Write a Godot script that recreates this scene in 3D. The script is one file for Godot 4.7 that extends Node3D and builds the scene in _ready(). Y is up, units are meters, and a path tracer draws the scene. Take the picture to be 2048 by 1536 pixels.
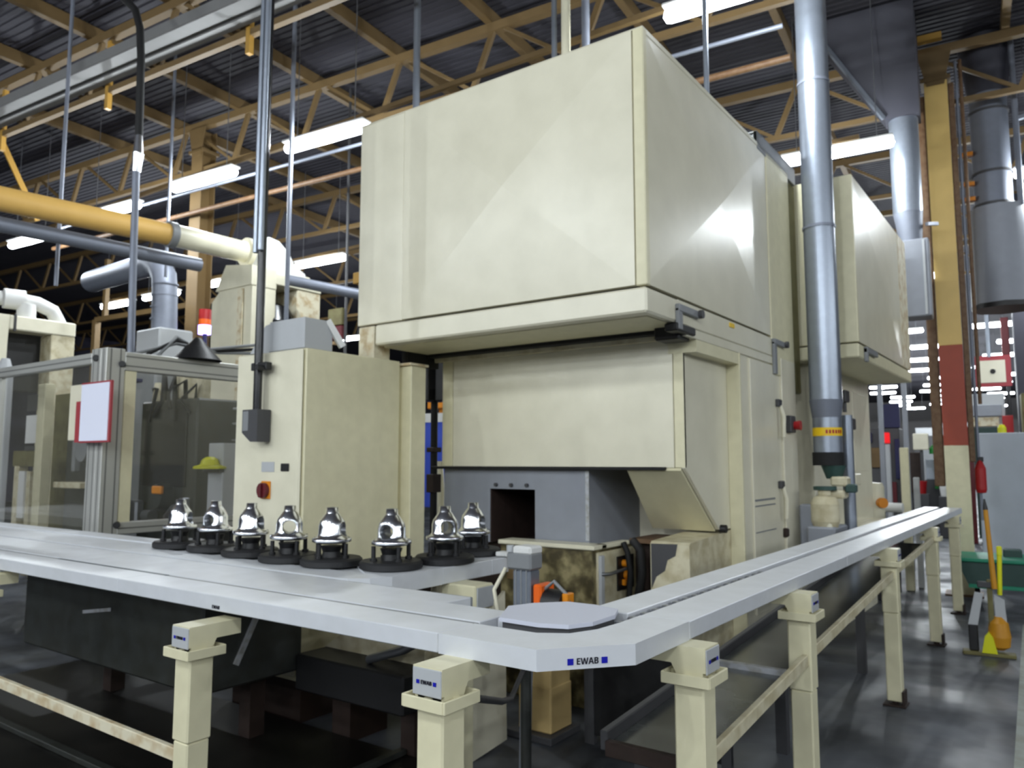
extends Node3D
# A machine shop: a big cream press with an overhanging housing, an L-shaped pallet conveyor round it,
# an aluminium-framed cell on the left, roof steel and fluorescent rows above, an aisle on the right.
# The machines stand square to x and z; the building is turned 5 degrees against them (see W and bthing).

const TURN := 5.0          # degrees between building and machines
var M := {}                # materials by name
var used := {}             # names already taken at top level

# ---------------------------------------------------------------- mesh builder
class MB:
	var v := PackedVector3Array()
	var n := PackedVector3Array()
	var xf := Transform3D()
	var marks := PackedInt32Array()     # where each shape begins
	func tri(a: Vector3, b: Vector3, c: Vector3, na: Vector3, nb: Vector3, nc: Vector3) -> void:
		if (b - a).cross(c - a).dot(na + nb + nc) > 0.0:
			v.append_array([xf * a, xf * c, xf * b])
			n.append_array([(xf.basis * na).normalized(), (xf.basis * nc).normalized(), (xf.basis * nb).normalized()])
		else:
			v.append_array([xf * a, xf * b, xf * c])
			n.append_array([(xf.basis * na).normalized(), (xf.basis * nb).normalized(), (xf.basis * nc).normalized()])
	func quad(a: Vector3, b: Vector3, c: Vector3, d: Vector3, nn: Vector3) -> void:
		tri(a, b, c, nn, nn, nn)
		tri(a, c, d, nn, nn, nn)
	func face(pts: Array, away: Vector3) -> void:   # flat polygon (convex), its normal pointing away from the given inner point
		var nn: Vector3 = (pts[1] - pts[0]).cross(pts[2] - pts[0]).normalized()
		if nn.dot(pts[0] - away) < 0.0:
			nn = -nn
		for i in range(1, pts.size() - 1):
			tri(pts[0], pts[i], pts[i + 1], nn, nn, nn)
	# a box between two corners, edges chamfered by b
	func bx(p: Vector3, q: Vector3, b := 0.0) -> void:
		obx((p + q) * 0.5, (q - p).abs(), Basis(), b)
	func obx(c: Vector3, s: Vector3, B := Basis(), b := 0.0) -> void:
		marks.append(v.size())
		var h := s * 0.5
		b = minf(b, minf(h.x, minf(h.y, h.z)) * 0.9)
		var ax := [B.x, B.y, B.z]
		var hh := [h.x, h.y, h.z]
		for i in 3:
			for sg in [-1.0, 1.0]:
				var u: int = (i + 1) % 3
				var w: int = (i + 2) % 3
				var o: Vector3 = c + ax[i] * (hh[i] * sg)
				var uu: Vector3 = ax[u] * (hh[u] - b)
				var ww: Vector3 = ax[w] * (hh[w] - b)
				quad(o - uu - ww, o + uu - ww, o + uu + ww, o - uu + ww, ax[i] * sg)
		if b <= 0.0:
			return
		for i in 3:   # edges along axis i
			var u: int = (i + 1) % 3
			var w: int = (i + 2) % 3
			for su in [-1.0, 1.0]:
				for sw in [-1.0, 1.0]:
					var e: Vector3 = ax[i] * (hh[i] - b)
					var p1: Vector3 = c + ax[u] * (hh[u] * su) + ax[w] * ((hh[w] - b) * sw)
					var p2: Vector3 = c + ax[u] * ((hh[u] - b) * su) + ax[w] * (hh[w] * sw)
					quad(p1 - e, p1 + e, p2 + e, p2 - e, (ax[u] * su + ax[w] * sw).normalized())
		for sx in [-1.0, 1.0]:
			for sy in [-1.0, 1.0]:
				for sz in [-1.0, 1.0]:
					var nn: Vector3 = (B.x * sx + B.y * sy + B.z * sz).normalized()
					var a: Vector3 = c + B.x * (h.x * sx) + B.y * ((h.y - b) * sy) + B.z * ((h.z - b) * sz)
					var d: Vector3 = c + B.x * ((h.x - b) * sx) + B.y * (h.y * sy) + B.z * ((h.z - b) * sz)
					var e: Vector3 = c + B.x * ((h.x - b) * sx) + B.y * ((h.y - b) * sy) + B.z * (h.z * sz)
					tri(a, d, e, nn, nn, nn)
	# a bar of rectangular section from p to q
	func bar(p: Vector3, q: Vector3, w: float, hgt: float, b := 0.0) -> void:
		var d := q - p
		var z := d.normalized()
		var x := Vector3.UP.cross(z)
		x = Vector3.RIGHT if x.length() < 0.01 else x.normalized()
		obx((p + q) * 0.5, Vector3(w, hgt, d.length()), Basis(x, z.cross(x), z), b)
	func cyl(p: Vector3, q: Vector3, r0: float, r1 := -1.0, k := 16, caps := true) -> void:
		marks.append(v.size())
		r1 = r0 if r1 < 0.0 else r1
		var z := (q - p).normalized()
		var x := z.cross(Vector3.UP if absf(z.y) < 0.9 else Vector3.RIGHT).normalized()
		var y := z.cross(x)
		var sl := (r0 - r1) / maxf((q - p).length(), 1e-6)
		for i in k:
			var t0 := TAU * i / k
			var t1 := TAU * (i + 1) / k
			var d0 := x * cos(t0) + y * sin(t0)
			var d1 := x * cos(t1) + y * sin(t1)
			var n0 := (d0 + z * sl).normalized()
			var n1 := (d1 + z * sl).normalized()
			tri(p + d0 * r0, p + d1 * r0, q + d1 * r1, n0, n1, n1)
			tri(p + d0 * r0, q + d1 * r1, q + d0 * r1, n0, n1, n0)
			if caps:
				tri(p, p + d0 * r0, p + d1 * r0, -z, -z, -z)
				tri(q, q + d0 * r1, q + d1 * r1, z, z, z)
	# revolve (radius, height) points round the vertical through c
	func lathe(prof: Array, c: Vector3, k := 24, B := Basis()) -> void:
		marks.append(v.size())
		for j in prof.size() - 1:
			var a: Vector2 = prof[j]
			var b: Vector2 = prof[j + 1]
			var nr := Vector2(b.y - a.y, a.x - b.x).normalized()
			for i in k:
				var t0 := TAU * i / k
				var t1 := TAU * (i + 1) / k
				var d0 := B * Vector3(cos(t0), 0, sin(t0))
				var d1 := B * Vector3(cos(t1), 0, sin(t1))
				var n0 := d0 * nr.x + B.y * nr.y
				var n1 := d1 * nr.x + B.y * nr.y
				var pa := c + d0 * a.x + B.y * a.y
				var pb := c + d1 * a.x + B.y * a.y
				var pc := c + d1 * b.x + B.y * b.y
				var pd := c + d0 * b.x + B.y * b.y
				if a.x > 1e-5:
					tri(pa, pb, pc, n0, n1, n1)
				if b.x > 1e-5:
					tri(pa, pc, pd, n0, n1, n0)
	# a polygon given in a plane (origin o, axes u and w), pushed along d
	func prism(poly: Array, o: Vector3, u: Vector3, w: Vector3, d: Vector3) -> void:
		marks.append(v.size())
		var pv := PackedVector2Array(poly)
		var idx := Geometry2D.triangulate_polygon(pv)
		var nn := d.normalized()
		for i in range(0, idx.size(), 3):
			var a := o + u * pv[idx[i]].x + w * pv[idx[i]].y
			var b := o + u * pv[idx[i + 1]].x + w * pv[idx[i + 1]].y
			var c := o + u * pv[idx[i + 2]].x + w * pv[idx[i + 2]].y
			tri(a, b, c, -nn, -nn, -nn)
			tri(a + d, b + d, c + d, nn, nn, nn)
		var turn := 1.0 if not Geometry2D.is_polygon_clockwise(pv) else -1.0
		for i in pv.size():
			var p := pv[i]
			var q := pv[(i + 1) % pv.size()]
			var e := Vector2(q.y - p.y, p.x - q.x).normalized() * turn
			var a := o + u * p.x + w * p.y
			var b := o + u * q.x + w * q.y
			quad(a, b, b + d, a + d, (u * e.x + w * e.y).normalized())
	# a round tube along points
	func tube(pts: Array, r: float, k := 10) -> void:
		marks.append(v.size())
		var rings := []
		var dirs := []
		var x := Vector3.ZERO
		for i in pts.size():
			var t: Vector3 = (pts[mini(i + 1, pts.size() - 1)] - pts[maxi(i - 1, 0)]).normalized()
			if i == 0:
				x = t.cross(Vector3.UP if absf(t.y) < 0.9 else Vector3.RIGHT).normalized()
			else:
				x = (x - t * x.dot(t)).normalized()
			var y := t.cross(x)
			var ring := []
			var dr := []
			for j in k:
				var d := x * cos(TAU * j / k) + y * sin(TAU * j / k)
				dr.append(d)
				ring.append(pts[i] + d * r)
			rings.append(ring)
			dirs.append(dr)
		for i in pts.size() - 1:
			for j in k:
				var l := (j + 1) % k
				tri(rings[i][j], rings[i][l], rings[i + 1][l], dirs[i][j], dirs[i][l], dirs[i + 1][l])
				tri(rings[i][j], rings[i + 1][l], rings[i + 1][j], dirs[i][j], dirs[i + 1][l], dirs[i + 1][j])
		for e in [0, pts.size() - 1]:
			var t: Vector3 = (pts[1] - pts[0]).normalized() * -1.0 if e == 0 else (pts[e] - pts[e - 1]).normalized()
			for j in k:
				tri(pts[e], rings[e][j], rings[e][(j + 1) % k], t, t, t)
	# a sheet over a rectangle (corner o, sides u and w) folded from its corners to a centre raised by h along nn
	func crossbreak(o: Vector3, u: Vector3, w: Vector3, nn: Vector3, h: float, tk: float) -> void:
		marks.append(v.size())
		var c := o + u * 0.5 + w * 0.5 + nn * h
		var p := [o, o + u, o + u + w, o + w]
		for i in 4:
			face([p[i], p[(i + 1) % 4], c], c - nn * 9.0)
			face([p[i], p[(i + 1) % 4], p[(i + 1) % 4] - nn * tk, p[i] - nn * tk], o + u * 0.5 + w * 0.5)
	func pieces() -> Array:           # the shapes gathered into pieces that touch one another
		if marks.is_empty() or marks[0] != 0:
			return [self]
		var ends := marks.duplicate()
		ends.append(v.size())
		var boxes: Array[AABB] = []
		var own := []
		for i in marks.size():
			var b := AABB(v[ends[i]], Vector3.ZERO)
			for k in range(ends[i], ends[i + 1]):
				b = b.expand(v[k])
			boxes.append(b.grow(0.0015))
			own.append(i)
		var again := true
		while again:
			again = false
			for i in own.size():
				for k in i:
					if own[i] != own[k] and boxes[i].intersects(boxes[k]):
						var lo: int = mini(own[i], own[k])
						own[i] = lo
						own[k] = lo
						again = true
		var by := {}
		for i in own.size():
			if not by.has(own[i]):
				by[own[i]] = MB.new()
			by[own[i]].v.append_array(v.slice(ends[i], ends[i + 1]))
			by[own[i]].n.append_array(n.slice(ends[i], ends[i + 1]))
		return by.values()
	func mesh() -> ArrayMesh:
		var a := []
		a.resize(Mesh.ARRAY_MAX)
		a[Mesh.ARRAY_VERTEX] = v
		a[Mesh.ARRAY_NORMAL] = n
		var m := ArrayMesh.new()
		m.add_surface_from_arrays(Mesh.PRIMITIVE_TRIANGLES, a)
		return m

# ---------------------------------------------------------------- nodes
func V(x: float, y: float, z: float) -> Vector3:
	return Vector3(x, y, z)

func W(a: float, y: float, c: float) -> Vector3:      # a point given in the building's axes
	return Basis(Vector3.UP, deg_to_rad(TURN)) * Vector3(a, y, c)

func mb(t: Node3D = null) -> MB:                       # shapes given in the scene's axes, kept in the thing's own
	var m := MB.new()
	if t:
		m.xf = t.transform.affine_inverse()
	return m

func numbered(s: String) -> String:
	if not used.has(s):
		used[s] = 0
		return s
	used[s] += 1
	return "%s_%03d" % [s, used[s]]

func tag(o: Node3D, label: String, cat: String, group := "") -> Node3D:
	o.set_meta("label", label)
	o.set_meta("category", cat)
	if group != "":
		o.set_meta("group", group)
	return o

func thing(nm: String, label: String, cat: String, at := Vector3.ZERO, deg := 0.0, group := "") -> Node3D:
	var o := Node3D.new()
	o.name = numbered(nm)
	add_child(o)
	o.position = at
	o.rotation.y = deg_to_rad(deg)
	return tag(o, label, cat, group)

func part(nm: String, m: MB, mat: String, parent: Node, whole := false) -> MeshInstance3D:
	if parent != self and not whole:
		var ps := m.pieces()
		if ps.size() > 1:
			var first: MeshInstance3D = null
			for p in ps:
				var e := part(nm, p, mat, parent, true)
				first = e if first == null else first
			return first
	var o := MeshInstance3D.new()
	o.name = nm
	o.mesh = m.mesh()
	o.material_override = M[mat]
	parent.add_child(o, true)
	return o

func solo(nm: String, m: MB, mat: String, label: String, cat: String, group := "") -> MeshInstance3D:
	var o := part(numbered(nm), m, mat, self)
	tag(o, label, cat, group)
	return o

func struct(nm: String, m: MB, mat: String) -> MeshInstance3D:
	var o := part(nm, m, mat, self)
	o.set_meta("kind", "structure")
	return o

func dup(src: Node3D, at: Vector3, deg: float, label: String, group := "") -> Node3D:
	var o: Node3D = src.duplicate()
	o.name = numbered(String(src.name).rstrip("_0123456789"))
	add_child(o)
	o.position = at
	o.rotation.y = deg_to_rad(deg)
	o.set_meta("label", label)
	if group != "":
		o.set_meta("group", group)
	return o

func text(s: String, size: float, parent: Node, at: Vector3, B: Basis, mat: String, depth := 0.002) -> MeshInstance3D:
	var t := TextMesh.new()
	var f := SystemFont.new()
	f.font_names = PackedStringArray(["Droid Sans"])
	f.font_weight = 700
	t.font = f
	t.text = s
	t.font_size = 32
	t.pixel_size = size / 24.0
	t.depth = depth
	var o := MeshInstance3D.new()
	o.name = "lettering"
	o.mesh = t
	o.material_override = M[mat]
	parent.add_child(o, true)
	o.transform = (parent as Node3D).transform.affine_inverse() * Transform3D(B, at) if parent.get_parent() == self else Transform3D(B, at)
	return o

# ---------------------------------------------------------------- materials
var tex := {}

func noise_tex(nm: String, freq: float, oct: int, lo: Color, hi: Color, sd: int, gain := 1.0, bias := 0.0) -> void:
	var f := FastNoiseLite.new()
	f.seed = sd
	f.frequency = freq
	f.fractal_octaves = oct
	var im := f.get_seamless_image(256, 256)
	var out := Image.create(256, 256, true, Image.FORMAT_RGB8)
	for y in 256:
		for x in 256:
			var t := clampf((im.get_pixel(x, y).r - 0.5) * gain + 0.5 + bias, 0.0, 1.0)
			out.set_pixel(x, y, lo.lerp(hi, t))
	out.generate_mipmaps()
	tex[nm] = ImageTexture.create_from_image(out)

func mat(nm: String, c: Color, rough := 0.6, metal := 0.0, tx := "", sc := 1.0) -> StandardMaterial3D:
	var m := StandardMaterial3D.new()
	m.resource_name = nm
	m.albedo_color = c
	m.roughness = rough
	m.metallic = metal
	if tx != "":
		m.albedo_texture = tex[tx]
		m.uv1_triplanar = true
		m.uv1_scale = Vector3.ONE * sc
	M[nm] = m
	return m

func make_materials() -> void:
	noise_tex("mottle", 0.012, 4, Color(0.955, 0.955, 0.95), Color(1, 1, 1), 3)
	noise_tex("grime", 0.02, 5, Color(0.88, 0.86, 0.81), Color(1, 1, 1), 7, 2.0, 0.15)
	noise_tex("rust", 0.03, 5, Color(0.86, 0.79, 0.70), Color(1, 1, 1), 11, 2.4, 0.30)
	noise_tex("oil", 0.014, 5, Color(0.45, 0.42, 0.32), Color(1, 0.98, 0.92), 21, 1.8, 0.0)
	noise_tex("concrete", 0.01, 6, Color(0.55, 0.56, 0.58), Color(1, 1, 1), 5, 1.6)
	noise_tex("wetness", 0.012, 4, Color(0.5, 0.5, 0.5), Color(0.9, 0.9, 0.9), 15, 1.8)
	mat("cream", Color(0.875, 0.855, 0.77), 0.3, 0.0, "mottle", 0.8)
	mat("cream_post", Color(0.86, 0.835, 0.705), 0.45, 0.0, "mottle", 2.0)
	mat("cream_worn", Color(0.85, 0.82, 0.72), 0.5, 0.0, "rust", 0.9)
	mat("cream_dirty", Color(0.80, 0.77, 0.66), 0.5, 0.0, "grime", 1.3)
	mat("cream_oily", Color(0.55, 0.52, 0.40), 0.45, 0.0, "oil", 1.6)
	mat("ivory", Color(0.87, 0.85, 0.76), 0.4, 0.0, "mottle", 1.0)
	mat("ochre", Color(0.42, 0.335, 0.20), 0.65, 0.0, "mottle", 1.2)
	mat("ochre_bright", Color(0.70, 0.54, 0.24), 0.5, 0.0, "mottle", 1.2)
	mat("column_yellow", Color(0.84, 0.71, 0.42), 0.5, 0.0, "mottle", 0.7)
	mat("pipe_yellow", Color(0.86, 0.69, 0.38), 0.5, 0.0, "mottle", 1.0)
	mat("trough", Color(0.46, 0.46, 0.46), 0.6, 0.1, "mottle", 1.0)
	mat("far_wall", Color(0.62, 0.61, 0.61), 0.9)
	mat("pan", Color(0.40, 0.41, 0.40), 0.22, 0.35, "concrete", 0.8)
	mat("sand", Color(0.80, 0.69, 0.47), 0.5, 0.0, "mottle", 1.5)
	mat("column_red", Color(0.60, 0.22, 0.10), 0.5, 0.0, "mottle", 1.2)
	mat("column_brown", Color(0.40, 0.30, 0.20), 0.6, 0.0, "rust", 1.4)
	mat("deck", Color(0.21, 0.205, 0.24), 0.8, 0.0, "mottle", 0.4)
	mat("wall", Color(0.26, 0.25, 0.32), 0.9, 0.0, "concrete", 0.15)
	mat("floor", Color(0.33, 0.345, 0.37), 0.35, 0.0, "concrete", 0.35)
	M["floor"].roughness_texture = tex["wetness"]
	M["floor"].roughness = 0.8
	mat("floor_dark", Color(0.085, 0.08, 0.075), 0.45, 0.0, "oil", 0.5)
	mat("floor_paint", Color(0.52, 0.55, 0.52), 0.5, 0.0, "grime", 0.8)
	mat("silver", Color(0.87, 0.88, 0.90), 0.40, 0.22, "mottle", 1.5)
	mat("silver_face", Color(0.70, 0.70, 0.77), 0.4, 0.35, "mottle", 1.5)
	mat("disc", Color(0.78, 0.79, 0.84), 0.5, 0.1)
	mat("extrusion", Color(0.72, 0.72, 0.70), 0.4, 0.4)
	mat("extrusion_slot", Color(0.45, 0.45, 0.44), 0.5, 0.3)
	mat("galv", Color(0.60, 0.63, 0.68), 0.36, 0.75, "mottle", 3.0)
	mat("galv_dull", Color(0.48, 0.50, 0.55), 0.55, 0.4, "mottle", 2.0)
	mat("duct_dark", Color(0.22, 0.22, 0.26), 0.6, 0.2, "mottle", 1.0)
	mat("chrome", Color(0.95, 0.96, 0.98), 0.2, 1.0)
	mat("steel", Color(0.55, 0.56, 0.58), 0.35, 0.8)
	mat("steel_grey", Color(0.55, 0.565, 0.60), 0.5, 0.1, "mottle", 1.4)
	mat("steel_worn", Color(0.70, 0.71, 0.73), 0.45, 0.3, "grime", 3.0)
	mat("tank", Color(0.20, 0.21, 0.20), 0.45, 0.1, "grime", 0.9)
	mat("tray", Color(0.26, 0.27, 0.27), 0.25, 0.2, "concrete", 0.8)
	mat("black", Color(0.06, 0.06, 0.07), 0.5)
	mat("black_gloss", Color(0.045, 0.05, 0.07), 0.25)
	mat("rubber", Color(0.035, 0.035, 0.04), 0.75)
	mat("pallet_black", Color(0.09, 0.09, 0.10), 0.55, 0.0, "mottle", 6.0)
	mat("shadow_gap", Color(0.10, 0.09, 0.08), 0.9)
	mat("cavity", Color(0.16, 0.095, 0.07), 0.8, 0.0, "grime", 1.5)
	mat("grey_paint", Color(0.50, 0.51, 0.52), 0.5, 0.0, "mottle", 1.4)
	mat("grey_light", Color(0.68, 0.69, 0.70), 0.45)
	mat("grey_dark", Color(0.24, 0.24, 0.25), 0.55)
	mat("white", Color(0.84, 0.84, 0.83), 0.6)
	mat("paper", Color(0.86, 0.87, 0.93), 0.7)
	mat("pale_panel", Color(0.66, 0.69, 0.73), 0.5, 0.0, "mottle", 0.6)
	mat("red", Color(0.62, 0.05, 0.07), 0.45)
	mat("red_frame", Color(0.62, 0.22, 0.25), 0.5)
	mat("maroon", Color(0.35, 0.05, 0.09), 0.5)
	mat("yellow", Color(0.90, 0.74, 0.05), 0.45)
	mat("amber", Color(0.85, 0.52, 0.06), 0.45)
	mat("orange", Color(0.90, 0.38, 0.03), 0.45)
	mat("lime", Color(0.80, 0.80, 0.05), 0.45)
	mat("blue", Color(0.08, 0.12, 0.60), 0.45)
	mat("blue_sky", Color(0.22, 0.32, 0.75), 0.5)
	mat("navy", Color(0.06, 0.07, 0.26), 0.5)
	mat("teal", Color(0.05, 0.16, 0.20), 0.4)
	mat("green_cart", Color(0.12, 0.52, 0.40), 0.5)
	mat("green_dark", Color(0.16, 0.27, 0.25), 0.55)
	mat("green", Color(0.03, 0.40, 0.12), 0.5)
	mat("brown", Color(0.16, 0.10, 0.07), 0.7, 0.0, "grime", 1.2)
	mat("olive", Color(0.42, 0.40, 0.24), 0.6, 0.0, "grime", 1.0)
	mat("wood_yellow", Color(0.72, 0.50, 0.08), 0.5)
	mat("logo_blue", Color(0.04, 0.06, 0.62), 0.4)
	mat("logo_black", Color(0.05, 0.05, 0.12), 0.4)
	var g := mat("clear_panel", Color(0.75, 0.74, 0.66, 0.05), 0.05)
	g.transparency = BaseMaterial3D.TRANSPARENCY_ALPHA
	g.cull_mode = BaseMaterial3D.CULL_DISABLED
	var e := mat("tube_glow", Color(1, 1, 1), 0.5)
	e.emission_enabled = true
	e.emission = Color(0.93, 0.96, 1.0)
	e.emission_energy_multiplier = GLOW
	e = mat("signal_blue", Color(0.7, 0.7, 1.0), 0.4)
	e.emission_enabled = true
	e.emission = Color(0.62, 0.55, 1.0)
	e.emission_energy_multiplier = 3.0
	e = mat("signal_red", Color(0.8, 0.04, 0.08), 0.4)
	e.emission_enabled = true
	e.emission = Color(1.0, 0.05, 0.10)
	e.emission_energy_multiplier = 0.3

# ---------------------------------------------------------------- camera, light, order of work
const GLOW := 9.0          # brightness of the tubes as the eye sees them
const LAMP := 2.2          # light of one fluorescent fixture
const EXPOSURE := 1.84

func _ready() -> void:
	var cam := Camera3D.new()
	cam.name = "camera"
	add_child(cam)
	cam.position = V(0, 1.6, 0)
	cam.rotation = V(deg_to_rad(5.746), deg_to_rad(35.76), 0)
	cam.fov = 52.77
	cam.near = 0.05
	cam.far = 200.0
	var att := CameraAttributesPhysical.new()     # the photograph is softly out of focus throughout
	att.frustum_focal_length = 12.0 / tan(deg_to_rad(52.77 / 2.0))
	att.frustum_near = 0.05
	att.frustum_far = 200.0
	att.frustum_focus_distance = 1.0
	att.exposure_aperture = 9.0
	cam.attributes = att
	cam.current = true
	var we := WorldEnvironment.new()
	we.name = "environment"
	var en := Environment.new()
	en.background_mode = Environment.BG_COLOR
	en.background_color = Color(0.02, 0.02, 0.025)
	en.tonemap_mode = Environment.TONE_MAPPER_LINEAR
	en.tonemap_exposure = EXPOSURE
	en.sdfgi_enabled = true
	en.ssao_enabled = true
	en.ssil_enabled = true
	we.environment = en
	add_child(we)
	make_materials()
	lamps()
	shell()
	roof_steel()
	press()
	press_behind()
	cabinet()
	cell()
	conveyors()
	workpieces()
	under_conveyor()
	overhead_pipes()
	back_left_machines()
	right_side()
	aisle()

# ---------------------------------------------------------------- lamps
func lamps() -> void:
	var t := thing("fluorescent_light", "", "light", W(0, 5.3, 0), TURN)
	var m := mb()
	m.bx(V(-0.63, 0.07, -0.08), V(0.63, 0.1, 0.08), 0.01)
	part("housing", m, "white", t)
	m = mb()
	m.cyl(V(-0.58, 0.012, 0), V(0.58, 0.012, 0), 0.062, -1.0, 16)
	m.lathe([Vector2(0.062, 0.58), Vector2(0.05, 0.615), Vector2(0.0, 0.64)], V(0, 0.012, 0), 16, Basis(Vector3(0, -1, 0), Vector3(1, 0, 0), Vector3(0, 0, 1)))
	m.lathe([Vector2(0.062, 0.58), Vector2(0.05, 0.615), Vector2(0.0, 0.64)], V(0, 0.012, 0), 16, Basis(Vector3(0, 1, 0), Vector3(-1, 0, 0), Vector3(0, 0, 1)))
	part("glowing_tube", m, "tube_glow", t)
	for s in [-0.45, 0.45]:
		m = mb()
		m.cyl(V(s, 0.08, 0), V(s, 1.84, 0), 0.006, -1.0, 6)
		part("hanger_rod", m, "steel", t)
	var l := OmniLight3D.new()
	l.name = "light"
	l.light_energy = LAMP
	l.light_size = 0.06
	l.light_color = Color(0.955, 0.985, 1.0)
	l.omni_range = 40.0
	l.omni_attenuation = 2.0
	l.shadow_enabled = true
	t.add_child(l)
	l.position = V(0, -0.11, 0)
	var row1 := {-1.42: "large fluorescent light at the top, just left of the big galvanised pipe", -6.25: "bright fluorescent light touching the top left corner of the press housing", -8.6: "fluorescent light in front of the left ochre column, right of the short one", -10.85: "short looking fluorescent light just above the yellow pipe", -13.5: "fluorescent light at the left edge of the photo, under the yellow pipe"}
	var row2 := {-1.25: "fluorescent light crossing behind the big galvanised pipe above the rear press", -10.3: "fluorescent light between the cream fan machine and the press housing", -13.3: "fluorescent light glimpsed beside the left shoulder of the cream fan machine", -15.5: "small fluorescent light just left of the grey elbow duct", -17.3: "fluorescent light over the left end of the aluminium cell, beyond the yellow pipe"}
	var first := true
	for r in [[row1, -5.85, -0.07], [row2, -9.67, -0.063]]:
		for a in r[0]:
			var p := W(a, 5.3, r[1] - r[2] * a)
			if first:
				t.position = p
				t.set_meta("label", r[0][a])
				t.set_meta("group", "fluorescent lights hung from the roof")
				first = false
			else:
				dup(t, p, TURN, r[0][a], "fluorescent lights hung from the roof")
	var out := []
	for c in [1.7, 5.3, 8.9, 12.5, 16.1]:
		for a in [-12.6, -9.0, -5.4, -1.8, 1.8, 5.4]:
			out.append([a, c])
	for c in [-9.4, -5.6, -2.0, 1.7, 5.3]:  # rows added at right, out of view, to light the press sides
		for a in [9.4, 13.6, 17.8]:
			out.append([a, c])
	for ac in out:
		for a in [ac[0]]:
			var c: float = ac[1]
			dup(t, W(a, 5.3, c), TURN, "fluorescent light in unseen rows overhead, behind the camera and added at right", "overhead rows outside the picture")
	dup(t, W(1.25, 5.3, -11.7), TURN, "fluorescent light cut by the right edge, beside the round duct", "fluorescent lights hung from the roof")
	dup(t, W(1.45, 5.3, -17.6), TURN, "small fluorescent light cut by the right edge, right of the octagonal duct", "fluorescent lights hung from the roof")
	dup(t, W(-16.2, 5.3, -17.4), TURN, "small fluorescent light just left of the press housing corner, low", "fluorescent lights hung from the roof")
	for i in 13:
		var c := -17.4 - 3.6 * i
		for a in [-3.4, -1.0, 1.4]:
			if i == 0 and a > 1.0:
				continue
			dup(t, W(a - 0.35 * (i % 3), 5.3, c), TURN, "far fluorescent light above the aisle, seen right of the rear press", "far lights down the aisle")

# ---------------------------------------------------------------- room shell
func shell() -> void:
	var B := thing("floor", "", "")
	B.queue_free()
	remove_child(B)
	used.erase("floor")
	var bs := Transform3D(Basis(Vector3.UP, deg_to_rad(TURN)), Vector3.ZERO)
	var m := MB.new()
	m.xf = bs
	m.bx(V(-34, -0.2, -80), V(24, 0, 22))
	struct("floor", m, "floor")
	m = MB.new()
	m.xf = bs
	m.bx(V(-34, 7.152, -80), V(24, 7.4, 22))
	var c := 22.0
	while c > -80.0:     # ribs of the roof deck run along the trusses
		m.quad(V(-34, 7.14, c), V(24, 7.14, c), V(24, 7.14, c - 0.06), V(-34, 7.14, c - 0.06), Vector3.DOWN)
		m.quad(V(-34, 7.14, c), V(24, 7.14, c), V(24, 7.152, c + 0.015), V(-34, 7.152, c + 0.015), V(0, -0.5, 0.86))
		m.quad(V(-34, 7.14, c - 0.06), V(24, 7.14, c - 0.06), V(24, 7.152, c - 0.075), V(-34, 7.152, c - 0.075), V(0, -0.5, -0.86))
		c -= 0.11
	struct("ceiling", m, "deck")
	for w in [["wall_left", V(-34.3, 0, -80), V(-34, 7.4, 22)], ["wall_right", V(24, 0, -80), V(24.3, 7.4, 22)], ["wall_back", V(-34.3, 0, -80.3), V(24.3, 7.4, -80)], ["wall_front", V(-34.3, 0, 22), V(24.3, 7.4, 22.3)]]:
		m = MB.new()
		m.xf = bs
		m.bx(w[1], w[2])
		struct(w[0], m, "far_wall" if w[0] == "wall_back" else "wall")
	m = MB.new()
	m.prism([Vector2(-0.34, -4.9), Vector2(-0.49, -9.3), Vector2(-0.33, -9.3), Vector2(-0.12, -4.9), Vector2(-0.1, -3.0), Vector2(-0.3, -3.0)], V(0, 0.0, 0), V(1, 0, 0), V(0, 0, 1), V(0, 0.003, 0))
	struct("trim_1", m, "floor_paint")

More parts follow.
